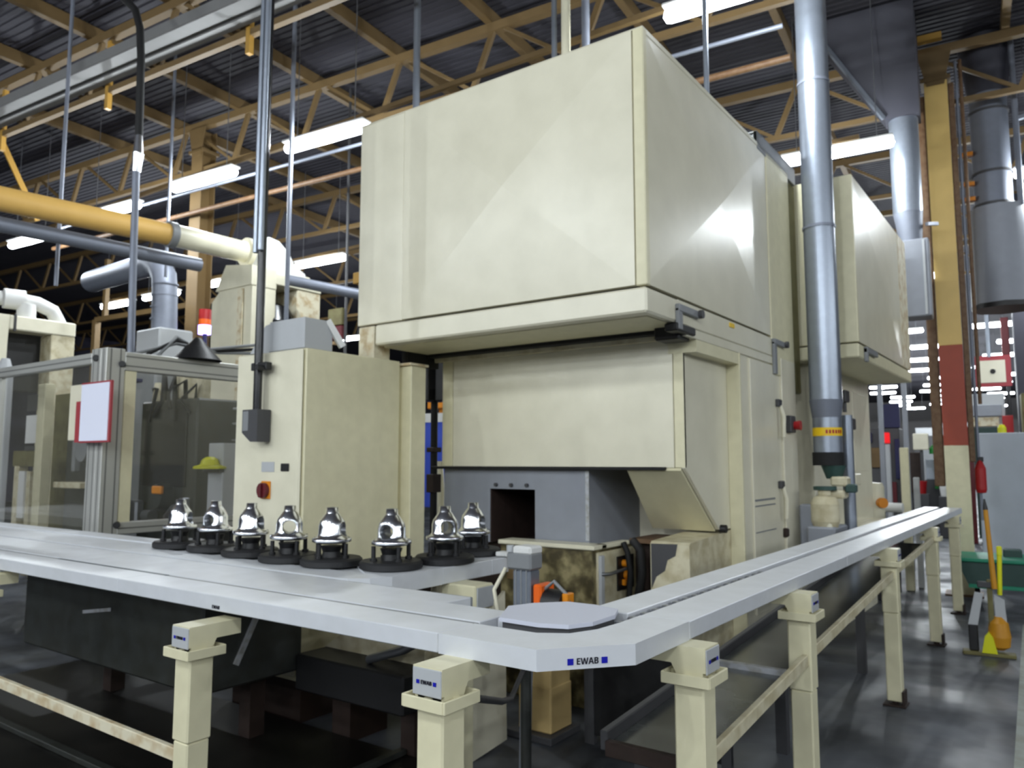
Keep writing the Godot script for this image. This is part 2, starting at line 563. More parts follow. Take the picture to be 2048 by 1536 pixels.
# ---------------------------------------------------------------- roof steel
func roof_steel() -> void:
	var where := {-5.35: "ochre roof truss nearest the camera, at the top left corner", -7.65: "ochre roof truss crossing above the press housing to the left column", -11.05: "ochre roof truss behind the press, meeting the right column", -14.5: "roof truss far back, second beyond the press", -18.0: "roof truss far back, third beyond the press", -21.5: "roof truss far back, fourth beyond the press"}
	for c in where:
		var t := thing("roof_truss", where[c], "truss", W(0, 6.9, c), TURN, "ochre roof trusses")
		var m := mb()
		m.bx(V(-33.9, -0.05, -0.05), V(23.9, 0.06, 0.05))
		part("top_chord", m, "ochre", t)
		m = mb()
		m.bx(V(-33.9, -0.76, -0.035), V(23.9, -0.69, 0.035))
		part("bottom_chord", m, "ochre", t)
		var rest := mb()
		for k in range(-20, 6):
			var a := -4.82 + 1.46 * k
			m = mb() if c > -12.0 and a > -17.0 and a < 2.5 else rest
			m.bar(V(a, -0.03, 0.0), V(a - 0.3, -0.72, 0.0), 0.05, 0.07)
			if m != rest:
				part("web", m, "ochre", t)
				m = mb()
			m.bar(V(a - 0.3, -0.72, 0.0), V(a - 1.3, -0.03, 0.0), 0.035, 0.045)
			if m != rest:
				part("web", m, "ochre", t)
		part("distant_webs", rest, "ochre", t, true).set_meta("kind", "stuff")
	var pl := ["far left", "beside the left column", "left of the left column", "above the row of lights", "left of the middle pole", "over the press corner", "over the press housing", "right of the press housing", "over the right column", "over the aisle"]
	var k := 0
	for a in [-12.4, -10.85, -9.4, -7.85, -6.35, -4.85, -3.3, -1.8, 0.6, 2.1]:
		var m := MB.new()
		var o := thing("roof_purlin", "ochre purlin under the dark roof deck, %s" % pl[k], "purlin", W(a, 7.0, -14), TURN, "ochre purlins under the roof deck")
		m.bx(V(-0.045, -0.045, -13.5), V(0.045, 0.12, 12.5))
		part("beam", m, "ochre", o)
		k += 1
	# columns
	for cc in [[-10.3, -7.72, "ochre steel column at left, behind the cell, carrying the truss"], [-0.19, -11.05, "yellow steel column with a red band beside the aisle"]]:
		var t := thing("steel_column", cc[2], "column", W(cc[0], 0, cc[1]), TURN)
		var right: bool = cc[0] > -5.0
		var segs := [[0.0, 6.84, "ochre"]]
		if right:
			segs = [[0.0, 1.8, "cream_post"], [1.8, 3.04, "column_red"], [3.04, 6.84, "column_yellow"]]
		for s in segs:
			var m := mb()
			m.bx(V(-0.13, s[0], 0.115), V(0.13, s[1], 0.13), 0.003)
			m.bx(V(-0.13, s[0], -0.13), V(0.13, s[1], -0.115), 0.003)
			m.bx(V(-0.008, s[0], -0.115), V(0.008, s[1], 0.115))
			part({"column_red": "red_band", "cream_post": "lower_shaft"}.get(s[2], "shaft"), m, s[2], t)
		var m := mb()
		m.bx(V(-0.2, 0, -0.2), V(0.2, 0.02, 0.2))
		part("base_plate", m, "column_brown", t)
		m = mb()
		m.bx(V(-0.17, 6.45, -0.16), V(0.17, 6.5, 0.16))
		m.prism([Vector2(-0.1, 6.4), Vector2(0.1, 6.4), Vector2(0.2, 6.85), Vector2(-0.2, 6.85)], V(0, 0, 0.132), V(1, 0, 0), V(0, 1, 0), V(0, 0, 0.012))
		part("gusset", m, "ochre", t)
		if right:
			m = mb()
			m.bx(V(-0.62, 6.97, 0.14), V(0.1, 7.05, 0.24))
			part("bracket_arm", m, "ochre_bright", t)
			m = mb()
			m.bx(V(-0.25, 1.3, 0.02), V(-0.135, 6.3, 0.1), 0.01)
			part("angle_rail", m, "column_brown", t)
			m = mb()
			m.bx(V(0.135, 1.6, 0.0), V(0.2, 6.4, 0.12), 0.01)
			part("cable_trunking", m, "column_brown", t)
	var cd := [[0.23, 0.018, 6.7, 0.9, "galv_dull", "thin grey conduit clipped to the right side of the yellow column"], [0.28, 0.022, 6.7, 2.3, "column_brown", "brown rusty conduit, outermost on the right of the yellow column"]]
	for d in cd:
		var m := MB.new()
		var p := W(-0.19 + d[0], 0, -11.0)
		m.cyl(p + V(0, d[3], 0), p + V(0, d[2], 0), d[1], -1.0, 10)
		solo("conduit", m, d[4], d[5], "conduit")
	# bus trough and knee brace at upper left
	var t := thing("bus_trough", "pair of pale galvanised troughs hung below the top left truss", "trough", W(-8.7, 6.3, -5.12), TURN)
	var m := mb()
	m.bx(V(-18, -0.07, -0.17), V(9, 0.07, -0.03), 0.01)
	part("trough", m, "trough", t)
	m = mb()
	m.bx(V(-18, -0.07, 0.05), V(9, 0.07, 0.19), 0.01)
	part("trough", m, "trough", t)
	m = mb()
	m.bx(V(-18, -0.04, -0.03), V(9, 0.0, 0.05))
	part("web_plate", m, "trough", t)
	for a in [-11.5, -9.0, -6.45]:
		m = mb()
		var o := W(a, 0, -5.3)
		m.bx(V(a + 8.7 - 0.03, -0.36, -0.19), V(a + 8.7 + 0.03, 0.52, -0.25))
		part("hanger_strap", m, "ochre_bright", t)
	m = MB.new()
	m.bar(W(-11.75, 6.25, -5.4), W(-11.55, 5.1, -5.9), 0.07, 0.07)
	solo("knee_brace", m, "ochre_bright", "bright ochre diagonal brace ending at the yellow pipe, far left", "brace")
	m = MB.new()
	m.bar(W(-15.0, 5.5, -7.02), W(-0.6, 5.5, -6.02), 0.05, 0.05)
	solo("lamp_rail", m, "ochre", "thin ochre rail carrying the nearer row of lights", "rail", "rails carrying the lights")
	m = MB.new()
	m.bar(W(-18.0, 5.5, -10.93), W(-1.0, 5.5, -9.86), 0.05, 0.05)
	solo("lamp_rail", m, "ochre", "thin ochre rail carrying the second row of lights behind the press", "rail", "rails carrying the lights")
	m = MB.new()
	m.tube([W(-14, 5.55, -7.1), W(-1.3, 5.55, -7.0)], 0.022, 10)
	solo("service_pipe", m, "galv_dull", "long pale service pipe beside the nearer row of lights", "pipe")
	m = MB.new()
	m.tube([W(-14, 5.4, -7.45), W(-1.3, 5.4, -7.33)], 0.035, 10)
	solo("service_pipe", m, "column_brown", "brown service pipe behind the nearer row of lights", "pipe")

# ---------------------------------------------------------------- the press in the middle
func press() -> void:
	var t := thing("press", "big cream press with overhanging sheet metal housing in the middle of the photo", "machine", V(-3.0, 0, -5.2))
	var m := mb(t)
	m.bx(V(-4.24, 2.61, -6.8), V(-1.93, 4.11, -3.97))
	part("upper_housing", m, "cream", t)
	# front of the housing: narrow panel, folded panel, corner strip
	m = mb(t)
	m.bx(V(-4.27, 2.605, -4.0), V(-3.815, 4.15, -3.955), 0.006)
	part("side_strip", m, "cream", t)
	m = mb(t)
	m.crossbreak(V(-3.808, 2.61, -3.95), V(1.832, 0, 0), V(0, 1.535, 0), V(0, 0, 1), 0.05, 0.03)
	var fp := part("front_panel", m, "cream", t)
	m = mb(t)
	m.bx(V(-4.27, 4.145, -4.0), V(-1.9, 4.155, -3.95), 0.003)
	part("top_edge", m, "cream", t)
	m = mb(t)
	m.bx(V(-1.97, 2.605, -4.0), V(-1.9, 4.15, -3.95), 0.006)
	part("corner_strip", m, "cream_post", t)
	# aisle side of the housing
	m = mb(t)
	m.crossbreak(V(-1.905, 2.61, -3.965), V(0, 0, -2.23), V(0, 1.535, 0), V(1, 0, 0), 0.035, 0.03)
	part("side_panel", m, "cream", t)
	m = mb(t)
	m.bx(V(-1.95, 2.3, -6.82), V(-1.9, 4.14, -6.21), 0.006)
	part("rear_strip", m, "cream_post", t)
	m = mb(t)
	m.bx(V(-4.27, 4.12, -6.82), V(-1.9, 4.155, -4.0), 0.003)
	part("roof_sheet", m, "cream", t)
	m = mb(t)
	m.bx(V(-2.25, 4.22, -7.05), V(-1.9, 4.25, -6.0), 0.003)
	m.bx(V(-1.93, 4.1, -7.05), V(-1.9, 4.25, -6.0), 0.003)
	m.bx(V(-2.25, 4.15, -6.06), V(-1.9, 4.24, -6.0), 0.003)
	part("roof_gutter", m, "grey_paint", t)
	# skirt band round the bottom of the housing
	m = mb(t)
	m.bx(V(-4.22, 2.585, -6.7), V(-1.94, 2.615, -4.0))
	part("seam_gap", m, "shadow_gap", t)
	m = mb(t)
	m.bx(V(-4.07, 2.445, -4.4), V(-1.9, 2.592, -3.94), 0.012)
	m.bx(V(-2.3, 2.445, -6.2), V(-1.9, 2.592, -4.38), 0.006)
	part("skirt_band", m, "cream", t)
	m = mb(t)
	m.bx(V(-4.25, 2.345, -4.12), V(-4.09, 2.592, -3.95), 0.006)
	part("corner_post", m, "cream_worn", t)
	m = mb(t)
	m.bx(V(-4.08, 2.44, -4.60), V(-1.95, 2.46, -4.05))
	part("soffit", m, "cream_post", t)
	m = mb(t)
	m.bx(V(-4.1, 2.415, -4.60), V(-2.08, 2.44, -4.52), 0.003)
	m.bx(V(-4.14, 2.34, -4.66), V(-4.08, 2.44, -4.3))
	part("dark_seal", m, "rubber", t)
	m = mb(t)
	m.bx(V(-4.119, 2.385, -4.64), V(-2.12, 2.5, -4.61), 0.003)
	var lip := part("lip_plate", m, "cream_dirty", t)
	m = mb(t)
	for x in [-3.9, -3.3, -2.9, -2.4]:
		m.cyl(V(x, 2.44, -4.612), V(x, 2.44, -4.6), 0.012, -1.0, 8)
	part("bolts", m, "brown", lip)
	m = mb(t)      # torn black rubber hanging over the lip
	m.prism([Vector2(-4.1, 2.5), Vector2(-4.05, 2.47), Vector2(-3.6, 2.475), Vector2(-3.45, 2.45), Vector2(-3.38, 2.47), Vector2(-3.0, 2.475), Vector2(-2.85, 2.455), Vector2(-2.75, 2.475), Vector2(-2.4, 2.48), Vector2(-2.15, 2.475), Vector2(-2.13, 2.5)], V(0, 0, -4.61), V(1, 0, 0), V(0, 1, 0), V(0, 0, 0.006))
	part("torn_rubber_edge", m, "rubber", lip)
	m = mb(t)
	m.bx(V(-2.1, 2.36, -4.62), V(-1.93, 2.47, -4.45), 0.01)
	m.bx(V(-1.97, 2.39, -4.6), V(-1.88, 2.44, -4.32), 0.008)
	part("corner_bracket", m, "black", t)
	# hood
	m = mb(t)
	m.bx(V(-4.04, 1.57, -5.46), V(-2.03, 2.46, -4.68))
	part("hood", m, "cream", t)
	m = mb(t)
	m.bx(V(-3.93, 1.562, -4.69), V(-2.074, 2.45, -4.663), 0.003)
	part("hood_front", m, "cream", t)
	m = mb(t)
	m.bx(V(-4.04, 1.562, -4.69), V(-3.935, 2.45, -4.663), 0.003)
	m.bx(V(-2.069, 1.562, -4.69), V(-2.0, 2.45, -4.663), 0.003)
	part("hood_edge_strip", m, "cream_post", t)
	m = mb(t)
	m.prism([Vector2(-4.665, 2.45), Vector2(-4.665, 1.56), Vector2(-5.22, 1.135), Vector2(-5.47, 1.13), Vector2(-5.47, 2.45)], V(-2.025, 0, 0), V(0, 0, 1), V(0, 1, 0), V(0.025, 0, 0))
	part("hood_cheek", m, "cream", t)
	m = mb(t)
	m.prism([Vector2(-2.41, 0), Vector2(-2.03, 0), Vector2(-2.03, 0.7), Vector2(-2.5, 0.7)], V(0, 1.56, -4.67), V(1, 0, 0), V(0, -0.602, -0.798), V(0, -0.016, 0.012))
	part("sloping_chute", m, "cream_post", t)
	m = mb(t)
	m.bx(V(-4.13, 1.545, -4.685), V(-2.13, 1.567, -4.63), 0.004)
	part("dark_bottom_rail", m, "rubber", t)
	m = mb(t)
	m.cyl(V(-2.01, 1.14, -5.25), V(-1.96, 1.14, -5.25), 0.028, -1.0, 12)
	part("black_knob", m, "black", t)
	# grey inner box with the part opening
	m = mb(t)
	m.bx(V(-4.04, 1.0, -6.0), V(-3.585, 1.56, -4.69), 0.004)
	m.bx(V(-3.175, 1.0, -6.0), V(-2.722, 1.56, -4.69), 0.004)
	m.bx(V(-3.59, 1.4, -6.0), V(-3.17, 1.56, -4.69))
	var gb := part("grey_inner_box", m, "steel_grey", t)
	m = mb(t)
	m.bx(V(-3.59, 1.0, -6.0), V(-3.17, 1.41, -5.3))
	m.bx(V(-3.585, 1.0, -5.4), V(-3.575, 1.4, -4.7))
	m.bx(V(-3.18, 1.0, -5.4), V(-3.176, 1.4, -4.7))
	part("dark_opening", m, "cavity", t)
	m = mb(t)
	for x in [-3.52, -3.38, -3.24]:
		m.cyl(V(x, 1.43, -4.69), V(x, 1.43, -4.67), 0.014, -1.0, 8)
	part("bolts", m, "grey_dark", gb)
	m = mb(t)
	m.bx(V(-2.748, 1.06, -4.692), V(-2.72, 1.54, -4.684))
	part("worn_edge", m, "steel_worn", gb)
	# base under the grey box
	m = mb(t)
	m.bx(V(-3.35, 0.0, -5.3), V(-2.6, 1.02, -4.51), 0.006)
	var bb := part("base_box", m, "cream_oily", t)
	m = mb(t)
	m.bx(V(-3.36, 1.02, -4.67), V(-2.575, 1.05, -4.49), 0.006)
	m.bx(V(-2.64, 1.02, -5.0), V(-2.575, 1.05, -4.6), 0.006)
	part("white_rim", m, "ivory", bb)
	m = mb(t)
	m.bx(V(-2.602, 0.4, -5.25), V(-2.585, 1.0, -4.56), 0.004)
	part("side_plate", m, "cream_dirty", bb)
	m = mb(t)
	m.bx(V(-2.59, 0.72, -5.06), V(-2.575, 0.95, -4.82))
	part("recess", m, "black", bb)
	m = mb(t)
	m.cyl(V(-2.58, 0.9, -4.9), V(-2.54, 0.9, -4.9), 0.025, -1.0, 10)
	m.cyl(V(-2.58, 0.82, -4.93), V(-2.545, 0.82, -4.93), 0.03, -1.0, 10)
	m.bx(V(-2.58, 0.75, -4.98), V(-2.55, 0.79, -4.88), 0.004)
	part("fittings", m, "amber", bb)
	m = mb(t)
	m.tube([V(-2.57, 0.86, -4.58), V(-2.53, 0.86, -4.62), V(-2.53, 0.87, -4.86)], 0.012, 8)
	part("latch_rod", m, "steel", bb)
	m = mb(t)
	m.bx(V(-2.59, 0.42, -4.62), V(-2.565, 0.98, -4.57), 0.004)
	part("clamp_strip", m, "grey_light", bb)
	m = mb(t)
	m.prism([Vector2(-4.70, 0.0), Vector2(-5.46, 0.0), Vector2(-5.46, 1.12), Vector2(-5.2, 1.105), Vector2(-4.72, 1.085), Vector2(-4.70, 1.07)], V(-2.27, 0, 0), V(0, 0, 1), V(0, 1, 0), V(0.27, 0, 0))
	var blk := part("base_block", m, "cream_dirty", t)
	m = mb(t)
	m.prism([Vector2(-2.265, 1.07), Vector2(-2.08, 1.075), Vector2(-2.095, 1.0), Vector2(-2.15, 0.97), Vector2(-2.17, 0.9), Vector2(-2.23, 0.86), Vector2(-2.265, 0.78)], V(0, 0, -4.7), V(1, 0, 0), V(0, 1, 0), V(0, 0, 0.0015))
	part("oil_stain", m, "grey_dark", blk)
	m = mb(t)
	m.bx(V(-2.585, 1.03, -5.44), V(-2.28, 1.06, -5.02))
	part("oily_ledge", m, "column_brown", t)
	m = mb(t)
	m.tube([V(-2.5, 1.06, -4.9), V(-2.43, 1.0, -4.88), V(-2.42, 0.85, -4.88), V(-2.47, 0.65, -4.9), V(-2.52, 0.5, -4.95)], 0.03, 10)
	m.tube([V(-2.56, 1.04, -4.88), V(-2.52, 0.98, -4.86), V(-2.5, 0.85, -4.86), V(-2.53, 0.6, -4.88)], 0.02, 10)
	part("black_hoses", m, "rubber", t)
	# main body along the aisle
	m = mb(t)
	m.bx(V(-4.05, 0.0, -6.82), V(-1.915, 2.5, -5.46))
	part("main_body", m, "cream", t)
	m = mb(t)
	m.bx(V(-2.0, 0.0, -5.46), V(-1.9, 2.4, -5.435), 0.003)
	part("olive_return_strip", m, "cream_post", t)
	m = mb(t)
	m.bx(V(-1.95, 2.38, -6.3), V(-1.9, 2.44, -4.5), 0.003)
	part("side_fascia", m, "cream", t)
	m = mb(t)
	m.bx(V(-2.1, 2.3, -5.46), V(-1.905, 2.385, -4.66))
	part("recess_soffit", m, "cream_post", t)
	m = mb(t)
	m.bx(V(-1.92, 0.5, -6.28), V(-1.9, 2.37, -5.66), 0.004)
	var door := part("side_door", m, "cream", t)
	m = mb(t)
	m.bx(V(-1.902, 1.31, -6.15), V(-1.896, 1.325, -5.68))
	m.bx(V(-1.902, 1.27, -6.15), V(-1.896, 1.28, -5.68))
	m.bx(V(-1.902, 1.08, -6.15), V(-1.896, 1.088, -5.68))
	part("groove_lines", m, "grey_paint", door)
	for y in [2.0, 1.35]:
		m = mb(t)
		m.bx(V(-1.9, y + 0.04, -6.33), V(-1.87, y + 0.1, -6.24), 0.006)
		part("handle_block", m, "grey_dark", door)
		m = mb(t)
		m.tube([V(-1.88, y + 0.05, -6.3), V(-1.86, y - 0.04, -6.32), V(-1.87, y - 0.2, -6.33)], 0.018, 8)
		part("lever_handle", m, "ivory", door)
	m = mb(t)
	m.bx(V(-1.93, 0.0, -6.8), V(-1.895, 2.45, -6.42), 0.004)
	part("rear_pillar", m, "cream", t)
	m = mb(t)
	m.bx(V(-1.9, 1.84, -6.62), V(-1.85, 1.98, -6.48), 0.008)
	var es := part("stop_button_box", m, "grey_dark", t)
	m = mb(t)
	m.cyl(V(-1.85, 1.9, -6.58), V(-1.8, 1.9, -6.58), 0.035, 0.04, 14)
	part("red_button", m, "red", es)
	for p in [[-4.33, 2.53, 0.34], [-6.2, 2.56, 0.3]]:
		m = mb(t)
		m.bx(V(-1.9, p[1] - 0.02, p[0] - p[2]), V(-1.87, p[1] + 0.025, p[0]), 0.004)
		m.bx(V(-1.9, p[1] - 0.13 if p[0] > -5 else p[1] - 0.26, p[0] - 0.06), V(-1.875, p[1], p[0]), 0.004)
		part("grey_hinge_arm", m, "grey_paint", t)
		m = mb(t)
		m.cyl(V(-1.87, p[1] + 0.003, p[0] - p[2] + 0.03), V(-1.845, p[1] + 0.003, p[0] - p[2] + 0.03), 0.028, -1.0, 10)
		part("hinge_pin", m, "grey_dark", t)
	m = mb(t)
	m.bx(V(-1.899, 2.545, -5.34), V(-1.893, 2.575, -5.25))
	part("yellow_tag", m, "yellow", t)
	m = mb(t)
	m.bx(V(-4.03, 0.02, -5.46), V(-3.36, 1.0, -4.8))
	m.bx(V(-2.58, 0.0, -5.44), V(-2.28, 1.02, -5.1))
	part("dark_machine_foot", m, "brown", t)
	# the stub of yellow channel on the left flank
	m = mb(t)
	m.bx(V(-4.6, 3.02, -4.3), V(-4.27, 3.11, -4.2), 0.004)
	part("stub_arm", m, "ochre_bright", t)
	# what shows in the slot left of the hood
	t = thing("slide_column", "dark oily vertical slide in the gap left of the hood", "column", V(-4.3, 0, -4.9))
	m = mb(t)
	m.bx(V(-4.37, 2.1, -4.95), V(-4.27, 2.44, -4.75), 0.006)
	m.bx(V(-4.24, 2.1, -4.95), V(-4.15, 2.42, -4.8), 0.006)
	part("head", m, "black", t)
	m = mb(t)
	m.cyl(V(-4.29, 0.0, -4.85), V(-4.29, 2.2, -4.85), 0.03, -1.0, 12)
	part("rod", m, "rubber", t)
	m = mb(t)
	m.bx(V(-4.33, 1.35, -4.9), V(-4.25, 1.5, -4.8), 0.004)
	m.bx(V(-4.33, 1.68, -4.9), V(-4.25, 1.72, -4.8), 0.004)
	part("clamp", m, "brown", t)
	t = thing("wall_board", "blue and white board glimpsed through the gap left of the hood", "board", V(-5.75, 0, -6.5))
	m = mb(t)
	m.bx(V(-6.15, 1.1, -6.55), V(-5.45, 2.14, -6.5), 0.004)
	part("blue_board", m, "blue_sky", t)
	m = mb(t)
	m.bx(V(-6.15, 2.04, -6.5), V(-5.45, 2.14, -6.49))
	part("white_header", m, "white", t)
	m = mb(t)
	m.bx(V(-6.05, 0, -6.56), V(-5.98, 1.15, -6.5))
	m.bx(V(-5.62, 0, -6.56), V(-5.55, 1.15, -6.5))
	part("legs", m, "grey_dark", t)
	m = MB.new()
	m.bx(V(-5.95, 2.2, -6.75), V(-5.6, 2.45, -6.6), 0.01)
	m.bx(V(-5.82, 0.0, -6.72), V(-5.76, 2.25, -6.66))
	solo("yellow_guard", m, "amber", "small amber yellow guard seen above the blue board", "guard")
	m = MB.new()
	m.tube([V(-5.15, 0.0, -5.9), V(-5.15, 1.0, -5.9), V(-5.12, 1.3, -5.88), V(-5.16, 1.6, -5.9)], 0.05, 10)
	solo("air_hose", m, "ivory", "pale hose hanging in front of the blue board", "hose")

func press_behind() -> void:
	var t := thing("press_unit", "second cream press behind the first, right of the big galvanised pipe", "machine", V(-2.6, 0, -8.5))
	var m := mb(t)
	m.bx(V(-3.8, 2.64, -9.8), V(-1.465, 4.12, -7.13))
	part("upper_housing", m, "cream", t)
	m = mb(t)
	m.bx(V(-3.8, 2.635, -7.16), V(-1.435, 4.13, -7.11), 0.006)
	part("front_panel", m, "cream_post", t)
	m = mb(t)
	m.crossbreak(V(-1.44, 2.64, -7.115), V(0, 0, -2.2), V(0, 1.49, 0), V(1, 0, 0), 0.03, 0.03)
	part("side_panel", m, "cream", t)
	m = mb(t)
	m.bx(V(-1.47, 2.635, -9.8), V(-1.435, 4.13, -9.32), 0.006)
	part("rear_strip", m, "cream_worn", t)
	m = mb(t)
	m.bx(V(-3.75, 2.6, -9.75), V(-1.47, 2.645, -7.17))
	part("seam_gap", m, "shadow_gap", t)
	m = mb(t)
	m.bx(V(-3.8, 2.5, -9.8), V(-1.435, 2.622, -7.1), 0.01)
	part("skirt_band", m, "cream_post", t)
	m = mb(t)
	m.bx(V(-1.435, 2.56, -7.75), V(-1.4, 2.61, -7.3), 0.004)
	m.bx(V(-1.435, 2.48, -7.36), V(-1.405, 2.6, -7.3), 0.004)
	part("grey_hinge_arm", m, "grey_paint", t)
	m = mb(t)
	m.bx(V(-3.7, 0, -9.76), V(-1.89, 2.51, -7.3), 0.006)
	part("lower_body", m, "cream", t)
	m = mb(t)
	m.bx(V(-1.9, 0.7, -9.74), V(-1.62, 0.96, -7.4), 0.01)
	part("side_ledge", m, "ivory", t)
	m = mb(t)
	m.bx(V(-1.905, 1.5, -9.6), V(-1.885, 2.35, -8.9), 0.004)
	part("side_door", m, "cream", t)
	for p in [[-8.3, 2.2, 0.09], [-8.55, 1.93, 0.07]]:
		m = mb(t)
		m.bx(V(-1.89, p[1], p[0] - p[2]), V(-1.8, p[1] + 0.12, p[0] + p[2]), 0.01)
		m.cyl(V(-1.84, p[1] - 0.1, p[0] - 0.02), V(-1.84, p[1] + 0.02, p[0] - 0.02), 0.02, -1.0, 8)
		part("black_fitting", m, "grey_dark", t)
	m = mb(t)
	m.bx(V(-1.89, 1.36, -8.75), V(-1.8, 1.48, -8.5), 0.01)
	m.bx(V(-1.85, 1.3, -8.62), V(-1.8, 1.38, -8.5), 0.006)
	part("white_bracket", m, "ivory", t)

# ---------------------------------------------------------------- control cabinet in front of the cell
func cabinet() -> void:
	var t := thing("control_cabinet", "tall cream control cabinet with a red rotary switch, left of the press", "cabinet", V(-4.29, 0, -3.6))
	var m := mb(t)
	m.bx(V(-4.64, 0.25, -4.08), V(-3.945, 2.33, -3.225), 0.006)
	part("body", m, "cream_post", t)
	m = mb(t)
	m.bx(V(-4.64, 0.28, -3.22), V(-3.96, 2.325, -3.2), 0.008)
	var d := part("door", m, "ivory", t)
	m = mb(t)
	m.bx(V(-4.33, 1.36, -3.2), V(-4.235, 1.475, -3.192), 0.003)
	var sw := part("switch_plate", m, "amber", d)
	m = mb(t)
	m.cyl(V(-4.29, 1.415, -3.192), V(-4.29, 1.415, -3.165), 0.05, -1.0, 18)
	m.bx(V(-4.302, 1.37, -3.17), V(-4.278, 1.46, -3.145), 0.006)
	part("red_rotary_knob", m, "maroon", d)
	m = mb(t)
	m.bx(V(-4.335, 1.535, -3.2), V(-4.205, 1.6, -3.196))
	part("grey_nameplate", m, "grey_light", d)
	m = mb(t)
	m.bx(V(-4.135, 1.54, -3.2), V(-4.055, 1.59, -3.192), 0.003)
	part("black_lock", m, "black", d)
	m = mb(t)
	m.bx(V(-4.64, 0.0, -4.08), V(-3.95, 0.25, -3.25))
	part("plinth", m, "brown", t)
	m = mb(t)
	m.bx(V(-4.33, 2.33, -3.46), V(-3.97, 2.535, -3.22), 0.006)
	m.prism([Vector2(-4.33, 2.33), Vector2(-4.33, 2.53), Vector2(-4.40, 2.52), Vector2(-4.56, 2.34)], V(0, 0, -3.44), V(1, 0, 0), V(0, 1, 0), V(0, 0, 0.2))
	part("roof_unit", m, "grey_light", t)
	m = mb(t)
	m.bar(V(-3.985, 2.54, -3.42), V(-3.94, 2.37, -3.52), 0.04, 0.04)
	part("bright_edge", m, "white", t)
	t = thing("cover_post", "narrow cream cover post on the right flank of the control cabinet", "post", V(-3.92, 0, -4.2))
	m = mb(t)
	m.bx(V(-4.0, 0.0, -4.28), V(-3.87, 2.30, -4.12), 0.006)
	part("cover", m, "cream_post", t)
	m = mb(t)
	m.bx(V(-4.02, 2.30, -4.30), V(-3.86, 2.32, -4.1), 0.004)
	part("cap", m, "cream_worn", t)
	# conduit drop to the switch box
	t = thing("conduit_drop", "black conduit with a grey box dropping from the roof to the control cabinet", "conduit", V(-4.33, 0, -3.13))
	m = mb(t)
	m.cyl(V(-4.325, 1.92, -3.14), V(-4.325, 7.12, -3.14), 0.028, -1.0, 14)
	part("black_pipe", m, "black_gloss", t)
	m = mb(t)
	m.cyl(V(-4.375, 3.0, -3.125), V(-4.375, 7.1, -3.125), 0.02, -1.0, 12)
	m.cyl(V(-4.29, 3.0, -3.10), V(-4.29, 7.1, -3.10), 0.02, -1.0, 12)
	part("silver_pipe", m, "galv", t)
	m = mb(t)
	m.bx(V(-4.38, 2.2, -3.17), V(-4.22, 2.25, -3.12), 0.004)
	m.cyl(V(-4.25, 2.21, -3.12), V(-4.25, 2.21, -3.07), 0.02, -1.0, 10)
	part("clamp", m, "black", t)
	m = mb(t)
	m.prism([Vector2(-4.41, 1.94), Vector2(-4.25, 1.94), Vector2(-4.25, 1.73), Vector2(-4.32, 1.73), Vector2(-4.41, 1.79)], V(0, 0, -3.19), V(1, 0, 0), V(0, 1, 0), V(0, 0, 0.1))
	part("grey_switch_box", m, "grey_dark", t)
	m = mb(t)
	m.bx(V(-4.415, 1.8, -3.185), V(-4.408, 1.93, -3.1))
	m.bx(V(-4.40, 1.8, -3.093), V(-4.345, 1.93, -3.085), 0.003)
	part("box_lid", m, "grey_paint", t)

# ---------------------------------------------------------------- aluminium framed cell at left
func slot_bar(t: Node3D, nm: String, p: Vector3, q: Vector3, faces: Array) -> void:
	# extruded profile: a bar with sunk slots along its length on the given faces
	var m := mb(t)
	m.bx(p, q, 0.006)
	var o := part(nm, m, "extrusion", t)
	m = mb(t)
	var lo := Vector3(minf(p.x, q.x), minf(p.y, q.y), minf(p.z, q.z))
	var hi := Vector3(maxf(p.x, q.x), maxf(p.y, q.y), maxf(p.z, q.z))
	var s := hi - lo
	var along := 0 if s.x >= s.y and s.x >= s.z else (1 if s.y >= s.z else 2)
	for f in faces:      # f: 0 = +x, 2 = +z
		var w := 3 - along - int(f)
		var cnt := 2 if s[w] > 0.13 else 1
		for k in cnt:
			var mid: float = lo[w] + s[w] * (0.25 + 0.5 * k if cnt == 2 else 0.5)
			var a := lo
			var b := hi
			a[w] = mid - 0.006
			b[w] = mid + 0.006
			a[int(f)] = hi[int(f)] - 0.002
			b[int(f)] = hi[int(f)] + 0.001
			a[along] += 0.004
			b[along] -= 0.004
			m.bx(a, b)
	part("slot", m, "extrusion_slot", o)

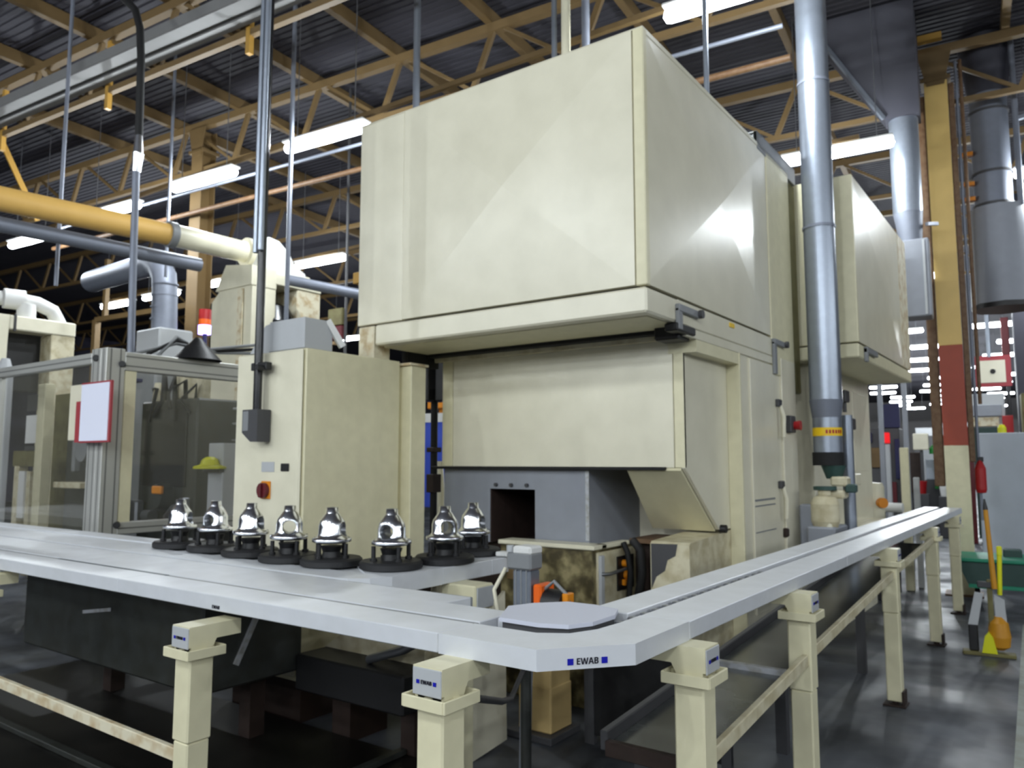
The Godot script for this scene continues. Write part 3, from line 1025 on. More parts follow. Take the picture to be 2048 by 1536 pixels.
func cell() -> void:
	var t := thing("guard_cell", "aluminium framed guard cell with clear panels at the left", "enclosure", V(-7.6, 0, -4.2))
	slot_bar(t, "corner_post", V(-6.70, 0.1, -3.28), V(-6.54, 2.55, -3.2), [2])
	slot_bar(t, "corner_post", V(-6.54, 0.1, -3.36), V(-6.45, 2.55, -3.2), [0, 2])
	slot_bar(t, "top_beam", V(-9.6, 2.43, -3.28), V(-6.70, 2.52, -3.2), [2])
	slot_bar(t, "top_beam", V(-6.54, 2.37, -5.2), V(-6.45, 2.53, -3.36), [0])
	slot_bar(t, "bottom_beam", V(-9.6, 0.85, -3.28), V(-6.70, 0.93, -3.2), [2])
	slot_bar(t, "bottom_beam", V(-6.54, 1.0, -5.2), V(-6.45, 1.1, -3.36), [0])
	slot_bar(t, "middle_post", V(-8.62, 0.93, -3.27), V(-8.55, 2.43, -3.2), [2])
	slot_bar(t, "rear_post", V(-6.54, 0.1, -5.28), V(-6.45, 2.53, -5.2), [0])
	var m := mb(t)
	m.bx(V(-6.53, 1.06, -3.47), V(-6.46, 2.37, -3.37), 0.004)
	part("cream_door_stile", m, "cream_post", t)
	m = mb(t)
	m.bx(V(-9.6, 0.93, -3.245), V(-6.7, 2.43, -3.24))
	part("clear_panel", m, "clear_panel", t)
	m = mb(t)
	m.bx(V(-6.50, 1.1, -5.2), V(-6.495, 2.37, -3.47))
	part("clear_panel", m, "clear_panel", t)
	for p in [V(-6.46, 2.42, -3.34), V(-6.62, 2.47, -3.2), V(-6.46, 1.08, -3.36)]:
		m = mb(t)
		m.cyl(p, p + V(0.035, 0, 0.02), 0.03, 0.024, 12)
		part("black_knob", m, "black", t)
	m = mb(t)
	m.bx(V(-7.1, 2.53, -3.5), V(-6.9, 2.6, -3.4), 0.006)
	part("tan_block", m, "ochre_bright", t)
	# paper holder on the post
	t = thing("paper_holder", "white sheet in a red frame hung on the aluminium corner post", "notice", V(-6.6, 0, -3.1))
	m = mb(t)
	m.bx(V(-6.645, 1.755, -3.13), V(-6.165, 2.25, -3.105), 0.004)
	part("red_frame", m, "red_frame", t)
	m = mb(t)
	m.bx(V(-6.63, 1.77, -3.106), V(-6.18, 2.235, -3.1))
	part("paper_sheet", m, "paper", t)
	m = mb(t)
	m.bx(V(-6.88, 1.78, -3.195), V(-6.64, 2.245, -3.125), 0.004)
	part("folder", m, "cream", t)
	m = mb(t)
	m.bx(V(-6.73, 1.76, -3.12), V(-6.645, 2.1, -3.11))
	part("red_flap", m, "red_frame", t)
	# inside: machine block
	t = thing("dark_machine", "dark oily machine block behind the cell's right clear panel", "machine", V(-7.5, 0, -4.8))
	m = mb(t)
	m.bx(V(-8.1, 0.6, -5.2), V(-7.05, 2.24, -4.42), 0.02)
	part("body", m, "tank", t)
	m = mb(t)
	m.bx(V(-7.98, 1.35, -4.42), V(-7.2, 2.15, -4.4), 0.006)
	part("front_cover", m, "black", t)
	m = mb(t)
	m.cyl(V(-7.55, 1.25, -4.42), V(-7.55, 1.25, -4.3), 0.16, 0.12, 18)
	part("spindle_nose", m, "tank", t)
	m = mb(t)
	m.bx(V(-7.55, 1.28, -4.3), V(-7.38, 1.36, -4.26), 0.01)
	part("yellow_handle", m, "amber", t)
	m = mb(t)
	for i in 5:
		m.tube([V(-7.9 + i * 0.17, 2.2, -4.5), V(-7.93 + i * 0.2, 2.38 + 0.05 * ((i * 3) % 4), -4.45), V(-7.7 + i * 0.11, 2.36 - 0.07 * ((i * 2) % 3), -4.36), V(-7.86 + i * 0.19 - 0.1 * (i % 2), 2.02 + 0.06 * (i % 3), -4.38)], 0.018 + 0.006 * (i % 2), 8)
	part("hoses", m, "rubber", t)
	m = mb(t)
	m.bx(V(-7.6, 2.25, -4.7), V(-7.45, 2.55, -4.5), 0.02)
	m.bx(V(-7.22, 2.2, -4.6), V(-7.1, 2.52, -4.5), 0.01)
	m.cyl(V(-7.9, 2.24, -4.5), V(-7.9, 2.44, -4.5), 0.07, 0.05, 14)
	part("cream_fittings", m, "cream_dirty", t)
	m = mb(t)
	m.cyl(V(-7.8, 1.05, -4.35), V(-7.66, 1.05, -4.35), 0.06, -1.0, 14)
	m.cyl(V(-7.4, 1.05, -4.35), V(-7.2, 1.15, -4.3), 0.035, -1.0, 12)
	m.bx(V(-8.05, 0.95, -4.4), V(-7.9, 1.2, -4.3), 0.02)
	m.bx(V(-7.12, 1.0, -4.38), V(-7.05, 1.25, -4.3), 0.01)
	part("steel_fittings", m, "steel", t)
	m = mb(t)
	m.cyl(V(-7.62, 0.98, -4.28), V(-7.56, 0.98, -4.26), 0.035, -1.0, 10)
	part("orange_plug", m, "orange", t)
	t = thing("grey_cabinet", "grey box with a lime cap behind the clear panel, beside the control cabinet", "box", V(-6.7, 0, -4.5))
	m = mb(t)
	m.bx(V(-6.80, 1.0, -4.6), V(-6.56, 1.78, -4.4), 0.008)
	part("box", m, "grey_light", t)
	m = mb(t)
	m.lathe([Vector2(0.15, 1.535), Vector2(0.15, 1.555), Vector2(0.09, 1.575), Vector2(0.075, 1.62), Vector2(0.04, 1.645), Vector2(0.0, 1.65)], V(-6.66, 0, -4.33), 18)
	part("lime_cap", m, "lime", t)
	m = mb(t)
	m.bx(V(-6.82, 1.50, -4.42), V(-6.56, 1.535, -4.36))
	part("dark_band", m, "grey_dark", t)
	t = thing("tool_rack", "rack of grey fittings with blue caps near the control cabinet's left edge", "rack", V(-6.8, 0, -4.9))
	m = mb(t)
	m.bx(V(-6.98, 0.9, -5.0), V(-6.93, 2.2, -4.9), 0.004)
	part("tan_upright", m, "ochre", t)
	for y in [1.88, 2.05, 2.2]:
		m = mb(t)
		m.bx(V(-6.95, y - 0.07, -4.95), V(-6.6, y - 0.05, -4.75), 0.004)
		m.cyl(V(-6.72, y - 0.05, -4.85), V(-6.72, y + 0.03, -4.85), 0.05, -1.0, 12)
		m.cyl(V(-6.86, y - 0.05, -4.85), V(-6.86, y + 0.05, -4.85), 0.04, -1.0, 12)
		part("shelf", m, "grey_paint", t)
		m = mb(t)
		m.cyl(V(-6.86, y + 0.05, -4.85), V(-6.86, y + 0.08, -4.85), 0.042, -1.0, 12)
		part("blue_cap", m, "blue", t)
	# left bay of the cell
	t = thing("signed_upright", "cream upright frame with small signs inside the cell's left bay", "frame", V(-8.8, 0, -3.8))
	m = mb(t)
	m.bx(V(-8.86, 0.4, -3.8), V(-8.7, 2.42, -3.7), 0.006)
	part("upright", m, "cream_post", t)
	m = mb(t)
	m.bx(V(-9.5, 1.55, -3.85), V(-8.86, 1.72, -3.75), 0.006)
	part("crossbar", m, "olive", t)
	m = mb(t)
	m.bx(V(-9.45, 0.4, -3.85), V(-9.34, 1.56, -3.75), 0.006)
	m.bx(V(-9.14, 0.4, -3.85), V(-9.06, 1.5, -3.75), 0.006)
	part("lower_uprights", m, "cream_dirty", t)
	m = mb(t)
	m.bx(V(-9.2, 2.15, -3.76), V(-8.92, 2.32, -3.74))
	m.bx(V(-9.2, 1.72, -3.76), V(-8.92, 1.77, -3.74))
	part("dark_plates", m, "grey_dark", t)
	m = mb(t)
	m.bx(V(-9.2, 1.8, -3.76), V(-8.92, 2.1, -3.74))
	m.bx(V(-9.3, 1.0, -3.76), V(-9.16, 1.5, -3.74))
	part("pale_signs", m, "white", t)
	m = mb(t)
	m.bx(V(-9.6, 0.4, -4.4), V(-8.65, 2.38, -4.2))
	part("olive_backboard", m, "olive", t)
	t = thing("dark_station", "dark work station with a pale shelf in the cell's left bay", "machine", V(-8.0, 0, -4.0))
	m = mb(t)
	m.bx(V(-8.6, 0.5, -4.15), V(-7.95, 1.9, -3.9), 0.015)
	part("body", m, "tank", t)
	m = mb(t)
	m.bx(V(-8.4, 1.34, -3.92), V(-7.85, 1.4, -3.7), 0.006)
	part("pale_shelf", m, "cream_dirty", t)
	m = mb(t)
	m.cyl(V(-8.12, 1.72, -3.9), V(-8.12, 1.72, -3.82), 0.12, -1.0, 18)
	m.bx(V(-8.35, 1.5, -3.91), V(-8.29, 1.9, -3.84), 0.01)
	m.bx(V(-8.05, 1.5, -3.91), V(-7.97, 1.55, -3.84), 0.01)
	m.bx(V(-8.4, 1.86, -3.92), V(-7.98, 1.92, -3.84), 0.01)
	part("grey_fittings", m, "grey_paint", t)
	m = mb(t)
	m.bx(V(-8.6, 1.95, -4.15), V(-8.0, 2.40, -4.1))
	part("olive_panel", m, "olive", t)
	m = mb(t)
	m.bx(V(-8.4, 2.40, -4.15), V(-8.1, 2.46, -4.08), 0.01)
	part("red_label", m, "red", t)
	m = mb(t)
	m.bx(V(-8.05, 2.40, -4.15), V(-7.6, 2.44, -4.08), 0.006)
	part("navy_bar", m, "navy", t)
	# cables and vent on the cell's roof
	t = thing("elbow_duct", "grey ribbed elbow duct rising from the cell in front of the left column", "duct", V(-10.0, 0, -5.8))
	m = mb(t)
	m.tube([V(-10.2, 3.1, -5.85), V(-10.25, 4.0, -5.85), V(-10.29, 4.22, -5.85), V(-10.42, 4.38, -5.85), V(-10.62, 4.45, -5.86), V(-12.7, 4.5, -6.0)], 0.17, 18)
	part("pipe", m, "galv_dull", t)
	for y in [3.75, 3.92, 4.08, 3.58]:
		m = mb(t)
		m.cyl(V(-10.25, y, -5.85), V(-10.25, y + 0.02, -5.85), 0.18, -1.0, 18)
		part("rib", m, "galv_dull", t)
	m = mb(t)
	m.bx(V(-10.5, 2.9, -6.1), V(-9.9, 3.42, -5.6), 0.02)
	part("collar_box", m, "grey_light", t)
	m = mb(t)
	m.bx(V(-10.9, 0.0, -6.4), V(-9.6, 2.9, -5.4), 0.03)
	part("casing", m, "grey_paint", t)
	t = thing("cable_bundle", "loop of grey cables lying on the cell's top beam", "cable", V(-6.8, 2.55, -4.0))
	for i in 3:
		m = mb(t)
		m.tube([V(-6.55, 2.54, -3.5 - 0.1 * i), V(-6.6, 2.68 + 0.03 * i, -3.9), V(-6.7, 2.66, -4.4 + 0.1 * i), V(-6.6, 2.7 + 0.05 * i, -4.9), V(-6.2, 2.66, -5.1)], 0.016, 8)
		part("cable", m, "grey_paint" if i != 1 else "rubber", t)
	m = mb(t)
	m.lathe([Vector2(0.22, 2.53), Vector2(0.1, 2.66), Vector2(0.03, 2.74), Vector2(0, 2.74)], V(-6.5, 0, -4.05), 16)
	part("black_cone", m, "black", t)

# ---------------------------------------------------------------- conveyors
const TOP := 1.08
func lanes_x(t: Node3D, nm: String, x0: float, x1: float, z0: float, z1: float, y0: float, y1: float, step: float, mt: String) -> void:
	# a lane along x laid in lengths, each length its own plate with a hairline joint
	var x := x1
	while x > x0 + 0.01:
		var e := maxf(x0, x - step)
		var m := mb(t)
		m.bx(V(e + 0.0012, y0, z0), V(x - 0.0012, y1, z1), 0.003)
		part(nm, m, mt, t)
		x = e

func lanes_z(t: Node3D, nm: String, x0: float, x1: float, z0: float, z1: float, y0: float, y1: float, step: float, mt: String) -> void:
	var z := z1
	while z > z0 + 0.01:
		var e := maxf(z0, z - step)
		var m := mb(t)
		m.bx(V(x0, y0, e + 0.0012), V(x1, y1, z - 0.0012), 0.003)
		part(nm, m, mt, t)
		z = e

func plate(t: Node3D, nm: String, poly: Array, y0: float, y1: float, mt: String) -> MeshInstance3D:
	var m := mb(t)
	m.prism(poly, V(0, y0, 0), V(1, 0, 0), V(0, 0, 1), V(0, y1 - y0, 0))
	return part(nm, m, mt, t)

func logo(parent: Node3D, at: Vector3, B: Basis, h: float) -> void:
	text("EWAB", h, parent, at, B, "logo_black", 0.0015)
	for s in [-1.0, 1.0]:
		var m := mb(parent)
		if parent.get_parent() != self:
			m = MB.new()
		m.obx(at + B.x * (s * h * 2.75), Vector3(h * 0.95, h * 0.95, 0.002), B)
		part("blue_square", m, "logo_blue", parent)

func conveyors() -> void:
	var t := thing("outer_conveyor", "silver L-shaped pallet conveyor on cream posts in the foreground", "conveyor", V(-1.3, TOP, -2.1))
	lanes_x(t, "front_rail", -10.0, -1.602, -2.015, -1.838, 1.02, TOP, 1.9, "silver")
	lanes_x(t, "back_rail", -10.0, -1.602, -2.245, -2.045, 1.02, TOP, 2.7, "silver")
	lanes_x(t, "chain_channel", -10.0, -1.602, -2.045, -2.015, 1.02, 1.0765, 9.0, "grey_paint")
	lanes_x(t, "cover_strip", -10.0, -1.93, -2.409, -2.252, 1.04, 1.076, 3.1, "silver")
	lanes_x(t, "seam_strip", -10.0, -1.93, -2.4215, -2.4105, 1.03, 1.0745, 9.0, "grey_paint")
	lanes_x(t, "dark_wear_strip", -4.5, -3.43, -2.043, -2.017, 1.0765, 1.0785, 2.0, "teal")
	lanes_z(t, "front_rail", -1.225, -1.05, -10.2, -2.452, 1.02, TOP, 2.2, "silver")
	lanes_z(t, "back_rail", -1.43, -1.275, -10.2, -2.452, 1.02, TOP, 2.2, "silver")
	lanes_z(t, "chain_channel", -1.275, -1.225, -10.2, -2.452, 1.02, 1.05, 9.0, "grey_dark")
	plate(t, "corner_rail", [Vector2(-1.6, -1.838), Vector2(-1.24, -1.838), Vector2(-1.05, -2.065), Vector2(-1.05, -2.45), Vector2(-1.225, -2.45), Vector2(-1.225, -2.3), Vector2(-1.235, -2.17), Vector2(-1.275, -2.07), Vector2(-1.36, -2.018), Vector2(-1.5, -2.015), Vector2(-1.6, -2.015)], 1.02, TOP, "silver")
	plate(t, "corner_channel", [Vector2(-1.6, -2.015), Vector2(-1.36, -2.018), Vector2(-1.235, -2.17), Vector2(-1.225, -2.45), Vector2(-1.43, -2.45), Vector2(-1.6, -2.245)], 1.02, 1.045, "grey_paint")
	plate(t, "corner_bed", [Vector2(-1.6, -2.14), Vector2(-1.48, -2.16), Vector2(-1.36, -2.25), Vector2(-1.345, -2.45), Vector2(-1.43, -2.45), Vector2(-1.6, -2.245)], 1.03, 1.076, "silver")
	var dk := plate(t, "corner_wheel_cover", [Vector2(-1.64, -2.255), Vector2(-1.60, -2.355), Vector2(-1.515, -2.45), Vector2(-1.405, -2.455), Vector2(-1.30, -2.43), Vector2(-1.258, -2.33), Vector2(-1.262, -2.19), Vector2(-1.3, -2.105), Vector2(-1.39, -2.072), Vector2(-1.545, -2.075)], 1.083, 1.096, "disc")
	var m := mb(dk)
	m = mb(t)
	m.prism([Vector2(-1.62, -2.255), Vector2(-1.50, -2.43), Vector2(-1.31, -2.42), Vector2(-1.265, -2.3), Vector2(-1.268, -2.19), Vector2(-1.305, -2.115), Vector2(-1.39, -2.082), Vector2(-1.54, -2.085)], V(0, 1.045, 0), V(1, 0, 0), V(0, 0, 1), V(0, 0.0375, 0))
	part("dark_guide_edge", m, "grey_dark", t)
	m = mb(t)
	for i in 34:
		var z := -2.3 - 0.045 * i
		m.bx(V(-1.262, 1.05, z - 0.015), V(-1.236, 1.074 if i % 2 else 1.066, z + 0.015), 0.004)
	part("chain", m, "steel", t, true).set_meta("kind", "stuff")
	var nx := V(0.648, 0, -0.7617).normalized()
	var nz := nx.cross(Vector3.UP)
	logo(t, V(-1.144, 1.041, -1.953) + nz * 0.0015, Basis(nx, Vector3.UP, nz), 0.0185)
	text("EWAB", 0.014, t, V(-2.75, 1.035, -1.8365), Basis(), "logo_black", 0.001)
	m = mb(t)
	m.bx(V(-10, 0.98, -2.2), V(-1.62, 1.02, -2.0))
	m.bx(V(-1.40, 0.98, -10.2), V(-1.2, 1.02, -2.4))
	m.prism([Vector2(-1.62, -2.0), Vector2(-1.35, -2.0), Vector2(-1.2, -2.2), Vector2(-1.2, -2.4), Vector2(-1.4, -2.4), Vector2(-1.62, -2.2)], V(0, 0.98, 0), V(1, 0, 0), V(0, 0, 1), V(0, 0.04, 0))
	part("underbeam", m, "grey_dark", t)
	# inner conveyor
	t = thing("inner_conveyor", "inner silver conveyor carrying the black pallets, close behind the outer one", "conveyor", V(-2.8, TOP, -2.7))
	lanes_x(t, "front_rail", -10.0, -2.72, -2.6, -2.425, 1.0, TOP, 2.2, "silver")
	lanes_x(t, "back_rail", -10.0, -2.96, -2.93, -2.77, 1.0, TOP, 2.2, "silver")
	lanes_x(t, "slide_bed", -10.0, -2.72, -2.77, -2.6, 1.0, 1.072, 4.0, "silver")
	plate(t, "corner_rail", [Vector2(-2.72, -2.425), Vector2(-2.66, -2.435), Vector2(-2.585, -2.5), Vector2(-2.545, -2.6), Vector2(-2.545, -2.95), Vector2(-2.95, -2.95), Vector2(-2.96, -2.77), Vector2(-2.72, -2.6)], 1.0, TOP, "silver")
	lanes_z(t, "front_rail", -2.72, -2.545, -3.55, -2.95, 1.0, TOP, 0.4, "silver")
	lanes_z(t, "back_rail", -2.95, -2.76, -3.55, -2.95, 1.0, TOP, 0.4, "silver")
	lanes_z(t, "slide_bed", -2.76, -2.72, -3.55, -2.95, 1.0, 1.072, 1.0, "silver")
	m = mb(t)
	m.bx(V(-2.6, 1.085, -3.52), V(-2.52, 1.11, -3.45), 0.006)
	part("white_stop_pin", m, "white", t)
	m = mb(t)
	m.bx(V(-2.56, 0.96, -3.56), V(-2.5, 1.09, -3.5), 0.004)
	part("rusty_end_block", m, "ochre", t)
	m = mb(t)
	m.prism([Vector2(-2.668, -2.432), Vector2(-2.59, -2.495), Vector2(-2.585, -2.49), Vector2(-2.66, -2.427)], V(0, 1.015, 0), V(1, 0, 0), V(0, 0, 1), V(0, 0.03, 0))
	part("blue_badge", m, "logo_blue", t)
	# posts of the outer conveyor
	var p := thing("conveyor_post", "cream post in the centre foreground with a blue logo on its cap", "post", V(-1.52, 0, -1.76), 0.0, "cream posts carrying the outer conveyor")
	m = MB.new()
	m.bx(V(-0.05, 0.6, -0.05), V(0.05, 0.955, 0.05), 0.006)
	part("upper_tube", m, "cream_post", p)
	m = MB.new()
	m.bx(V(-0.046, 0.03, -0.046), V(0.046, 0.6, 0.046), 0.006)
	part("lower_tube", m, "cream_post", p)
	m = MB.new()
	m.prism([Vector2(0.06, 0.945), Vector2(0.06, 1.02), Vector2(-0.16, 1.02), Vector2(-0.16, 0.965), Vector2(-0.055, 0.965), Vector2(-0.02, 0.9), Vector2(0.05, 0.9), Vector2(0.05, 0.945)], V(-0.055, 0, 0), V(0, 0, 1), V(0, 1, 0), V(0.11, 0, 0))
	part("cap_bracket", m, "cream_post", p)
	m = MB.new()
	m.bx(V(-0.054, 0.94, 0.059), V(0.054, 1.016, 0.064), 0.002)
	var cp := part("cap_plate", m, "grey_light", p)
	logo(cp, V(0, 0.978, 0.0655), Basis(), 0.0115)
	m = MB.new()
	for s in [-1.0, 1.0]:
		m.bx(V(-0.075, 0.905, s * 0.078 - 0.004), V(0.075, 0.94, s * 0.078 + 0.004), 0.002)
		m.bx(V(s * 0.078 - 0.004, 0.905, -0.08), V(s * 0.078 + 0.004, 0.94, 0.08), 0.002)
	for s in [-1.0, 1.0]:
		m.bx(V(s * 0.05, 0.91, -0.012), V(s * 0.076, 0.935, 0.012))
		m.bx(V(-0.012, 0.91, s * 0.05), V(0.012, 0.935, s * 0.076))
	part("collar_ring", m, "cream_post", p)
	m = MB.new()
	m.bx(V(-0.07, 0.0, -0.07), V(0.07, 0.012, 0.07), 0.003)
	m.cyl(V(0, 0.012, 0), V(0, 0.05, 0), 0.022, -1.0, 10)
	m.bx(V(-0.055, 0.01, 0.046), V(0.055, 0.1, 0.06), 0.003)
	part("foot", m, "brown", p)
	var g := "cream posts carrying the outer conveyor"
	dup(p, V(-2.735, -0.03, -1.745), 0, "cream post at left foreground under the conveyor, standing before the grey tank", g)
	dup(p, V(-4.75, -0.02, -1.76), 0, "cream post at the left edge of the photo, mostly outside it", g)
	dup(p, V(-1.02, 0, -2.415), 90, "nearest cream post of the aisle run, just right of the corner", g)
	dup(p, V(-1.025, 0, -3.64), 90, "second cream post of the aisle run from the corner", g)
	dup(p, V(-1.04, 0, -5.80), 90, "third cream post of the aisle run, foot visible on the floor", g)
	dup(p, V(-1.06, 0, -7.87), 90, "fourth cream post of the aisle run, left of the green cart", g)
	dup(p, V(-1.07, 0, -9.6), 90, "fifth and farthest cream post of the aisle run, beside the yellow column", g)
	m = MB.new()
	m.bar(V(-6.5, 0.495, -1.79), V(-2.785, 0.465, -1.79), 0.025, 0.05, 0.003)
	solo("brace_bar", m, "cream_worn", "cream brace bar at lower left running into the left post", "bar", "brace bars between the conveyor posts")
	for b in [[V(-1.0, 0.655, -2.47), V(-1.0, 0.735, -3.59), "cream brace bar between the nearest two posts of the aisle run"], [V(-1.0, 0.75, -3.69), V(-1.02, 0.85, -5.75), "cream brace bar between the second and third posts of the aisle run"], [V(-1.02, 0.86, -5.85), V(-1.04, 0.92, -7.82), "cream brace bar between the third and fourth posts of the aisle run"]]:
		m = MB.new()
		m.bar(b[0], b[1], 0.025, 0.05, 0.003)
		solo("brace_bar", m, "cream_dirty", b[2], "bar", "brace bars between the conveyor posts")

# ---------------------------------------------------------------- pallets and chrome parts
func workpieces() -> void:
	var spots := [[-4.47, -2.72, 122.0], [-4.12, -2.73, 16.0], [-3.75, -2.71, 112.0], [-3.38, -2.68, 50.0], [-3.07, -2.70, 118.0], [-2.74, -2.79, 18.0], [-2.67, -3.11, 55.0], [-2.77, -3.47, 100.0]]
	var who := ["leftmost of the row", "second from the left", "third from the left, before the cabinet", "fourth from the left, its round window facing out", "fifth from the left, before the cabinet's edge", "biggest in view, at the conveyor corner", "just past the corner, with a round window", "last one, beside the press opening"]
	var pal := thing("pallet", "", "pallet", V(0, 0, 0))
	var m := MB.new()
	m.lathe([Vector2(0.0, 0.0), Vector2(0.145, 0.0), Vector2(0.155, 0.006), Vector2(0.155, 0.03), Vector2(0.145, 0.04), Vector2(0.0, 0.042)], V(0, 0.001, 0), 28)
	part("base", m, "pallet_black", pal)
	for i in 4:
		var d := Vector3(cos(TAU * i / 4 + 0.5), 0, sin(TAU * i / 4 + 0.5)) * 0.092
		m = MB.new()
		m.cyl(d + V(0, 0.04, 0), d + V(0, 0.112, 0), 0.011, -1.0, 10)
		m.cyl(d + V(0, 0.04, 0), d + V(0, 0.055, 0), 0.018, -1.0, 10)
		part("locating_pin", m, "black", pal)
	m = MB.new()
	m.lathe([Vector2(0.05, 0.04), Vector2(0.045, 0.07), Vector2(0.055, 0.098), Vector2(0.0, 0.1)], Vector3.ZERO, 18)
	part("hub", m, "black", pal)
	var wp := thing("machined_housing", "", "machine part", V(0, 0, 0))
	var cg := CSGCombiner3D.new()
	cg.name = "bell_body"
	var prof := PackedVector2Array([Vector2(0, 0.1), Vector2(0.075, 0.1), Vector2(0.098, 0.108), Vector2(0.098, 0.124), Vector2(0.078, 0.13), Vector2(0.069, 0.145), Vector2(0.068, 0.185), Vector2(0.062, 0.208), Vector2(0.05, 0.225), Vector2(0.036, 0.245), Vector2(0.031, 0.25), Vector2(0.029, 0.278), Vector2(0.0, 0.28)])
	var sp := CSGPolygon3D.new()
	sp.name = "turned_shell"
	sp.polygon = prof
	sp.mode = CSGPolygon3D.MODE_SPIN
	sp.spin_sides = 32
	sp.smooth_faces = true
	sp.material = M["chrome"]
	cg.add_child(sp)
	var cut := CSGCylinder3D.new()
	cut.name = "window_bore"
	cut.operation = CSGShape3D.OPERATION_SUBTRACTION
	cut.radius = 0.035
	cut.height = 0.3
	cut.sides = 24
	cut.material = M["steel"]
	cut.position = V(0, 0.168, 0)
	cut.rotation = V(PI / 2, 0, 0)
	cg.add_child(cut)
	var bore := CSGCylinder3D.new()
	bore.name = "top_bore"
	bore.operation = CSGShape3D.OPERATION_SUBTRACTION
	bore.radius = 0.016
	bore.height = 0.12
	bore.sides = 16
	bore.material = M["steel"]
	bore.position = V(0, 0.25, 0)
	cg.add_child(bore)
	wp.add_child(cg)
	m = MB.new()
	for i in 8:
		var d := Vector3(cos(TAU * i / 8), 0, sin(TAU * i / 8)) * 0.087
		m.cyl(d + V(0, 0.122, 0), d + V(0, 0.128, 0), 0.007, -1.0, 8)
	part("bolt_ring", m, "grey_dark", wp)
	for i in spots.size():
		var s: Array = spots[i]
		var pl := "black round pallet on the inner conveyor, %s" % who[i]
		var wl := "chrome bell-shaped housing on a black pallet, %s" % who[i]
		if i == 0:
			pal.position = V(s[0], TOP, s[1])
			wp.position = V(s[0], TOP + 0.012, s[1])
			wp.rotation.y = deg_to_rad(s[2])
			pal.set_meta("label", pl)
			wp.set_meta("label", wl)
			pal.set_meta("group", "black pallets on the inner conveyor")
			wp.set_meta("group", "chrome housings on the pallets")
		else:
			dup(pal, V(s[0], TOP, s[1]), s[2] * 0.3, pl, "black pallets on the inner conveyor")
			dup(wp, V(s[0], TOP + 0.012, s[1]), s[2], wl, "chrome housings on the pallets")

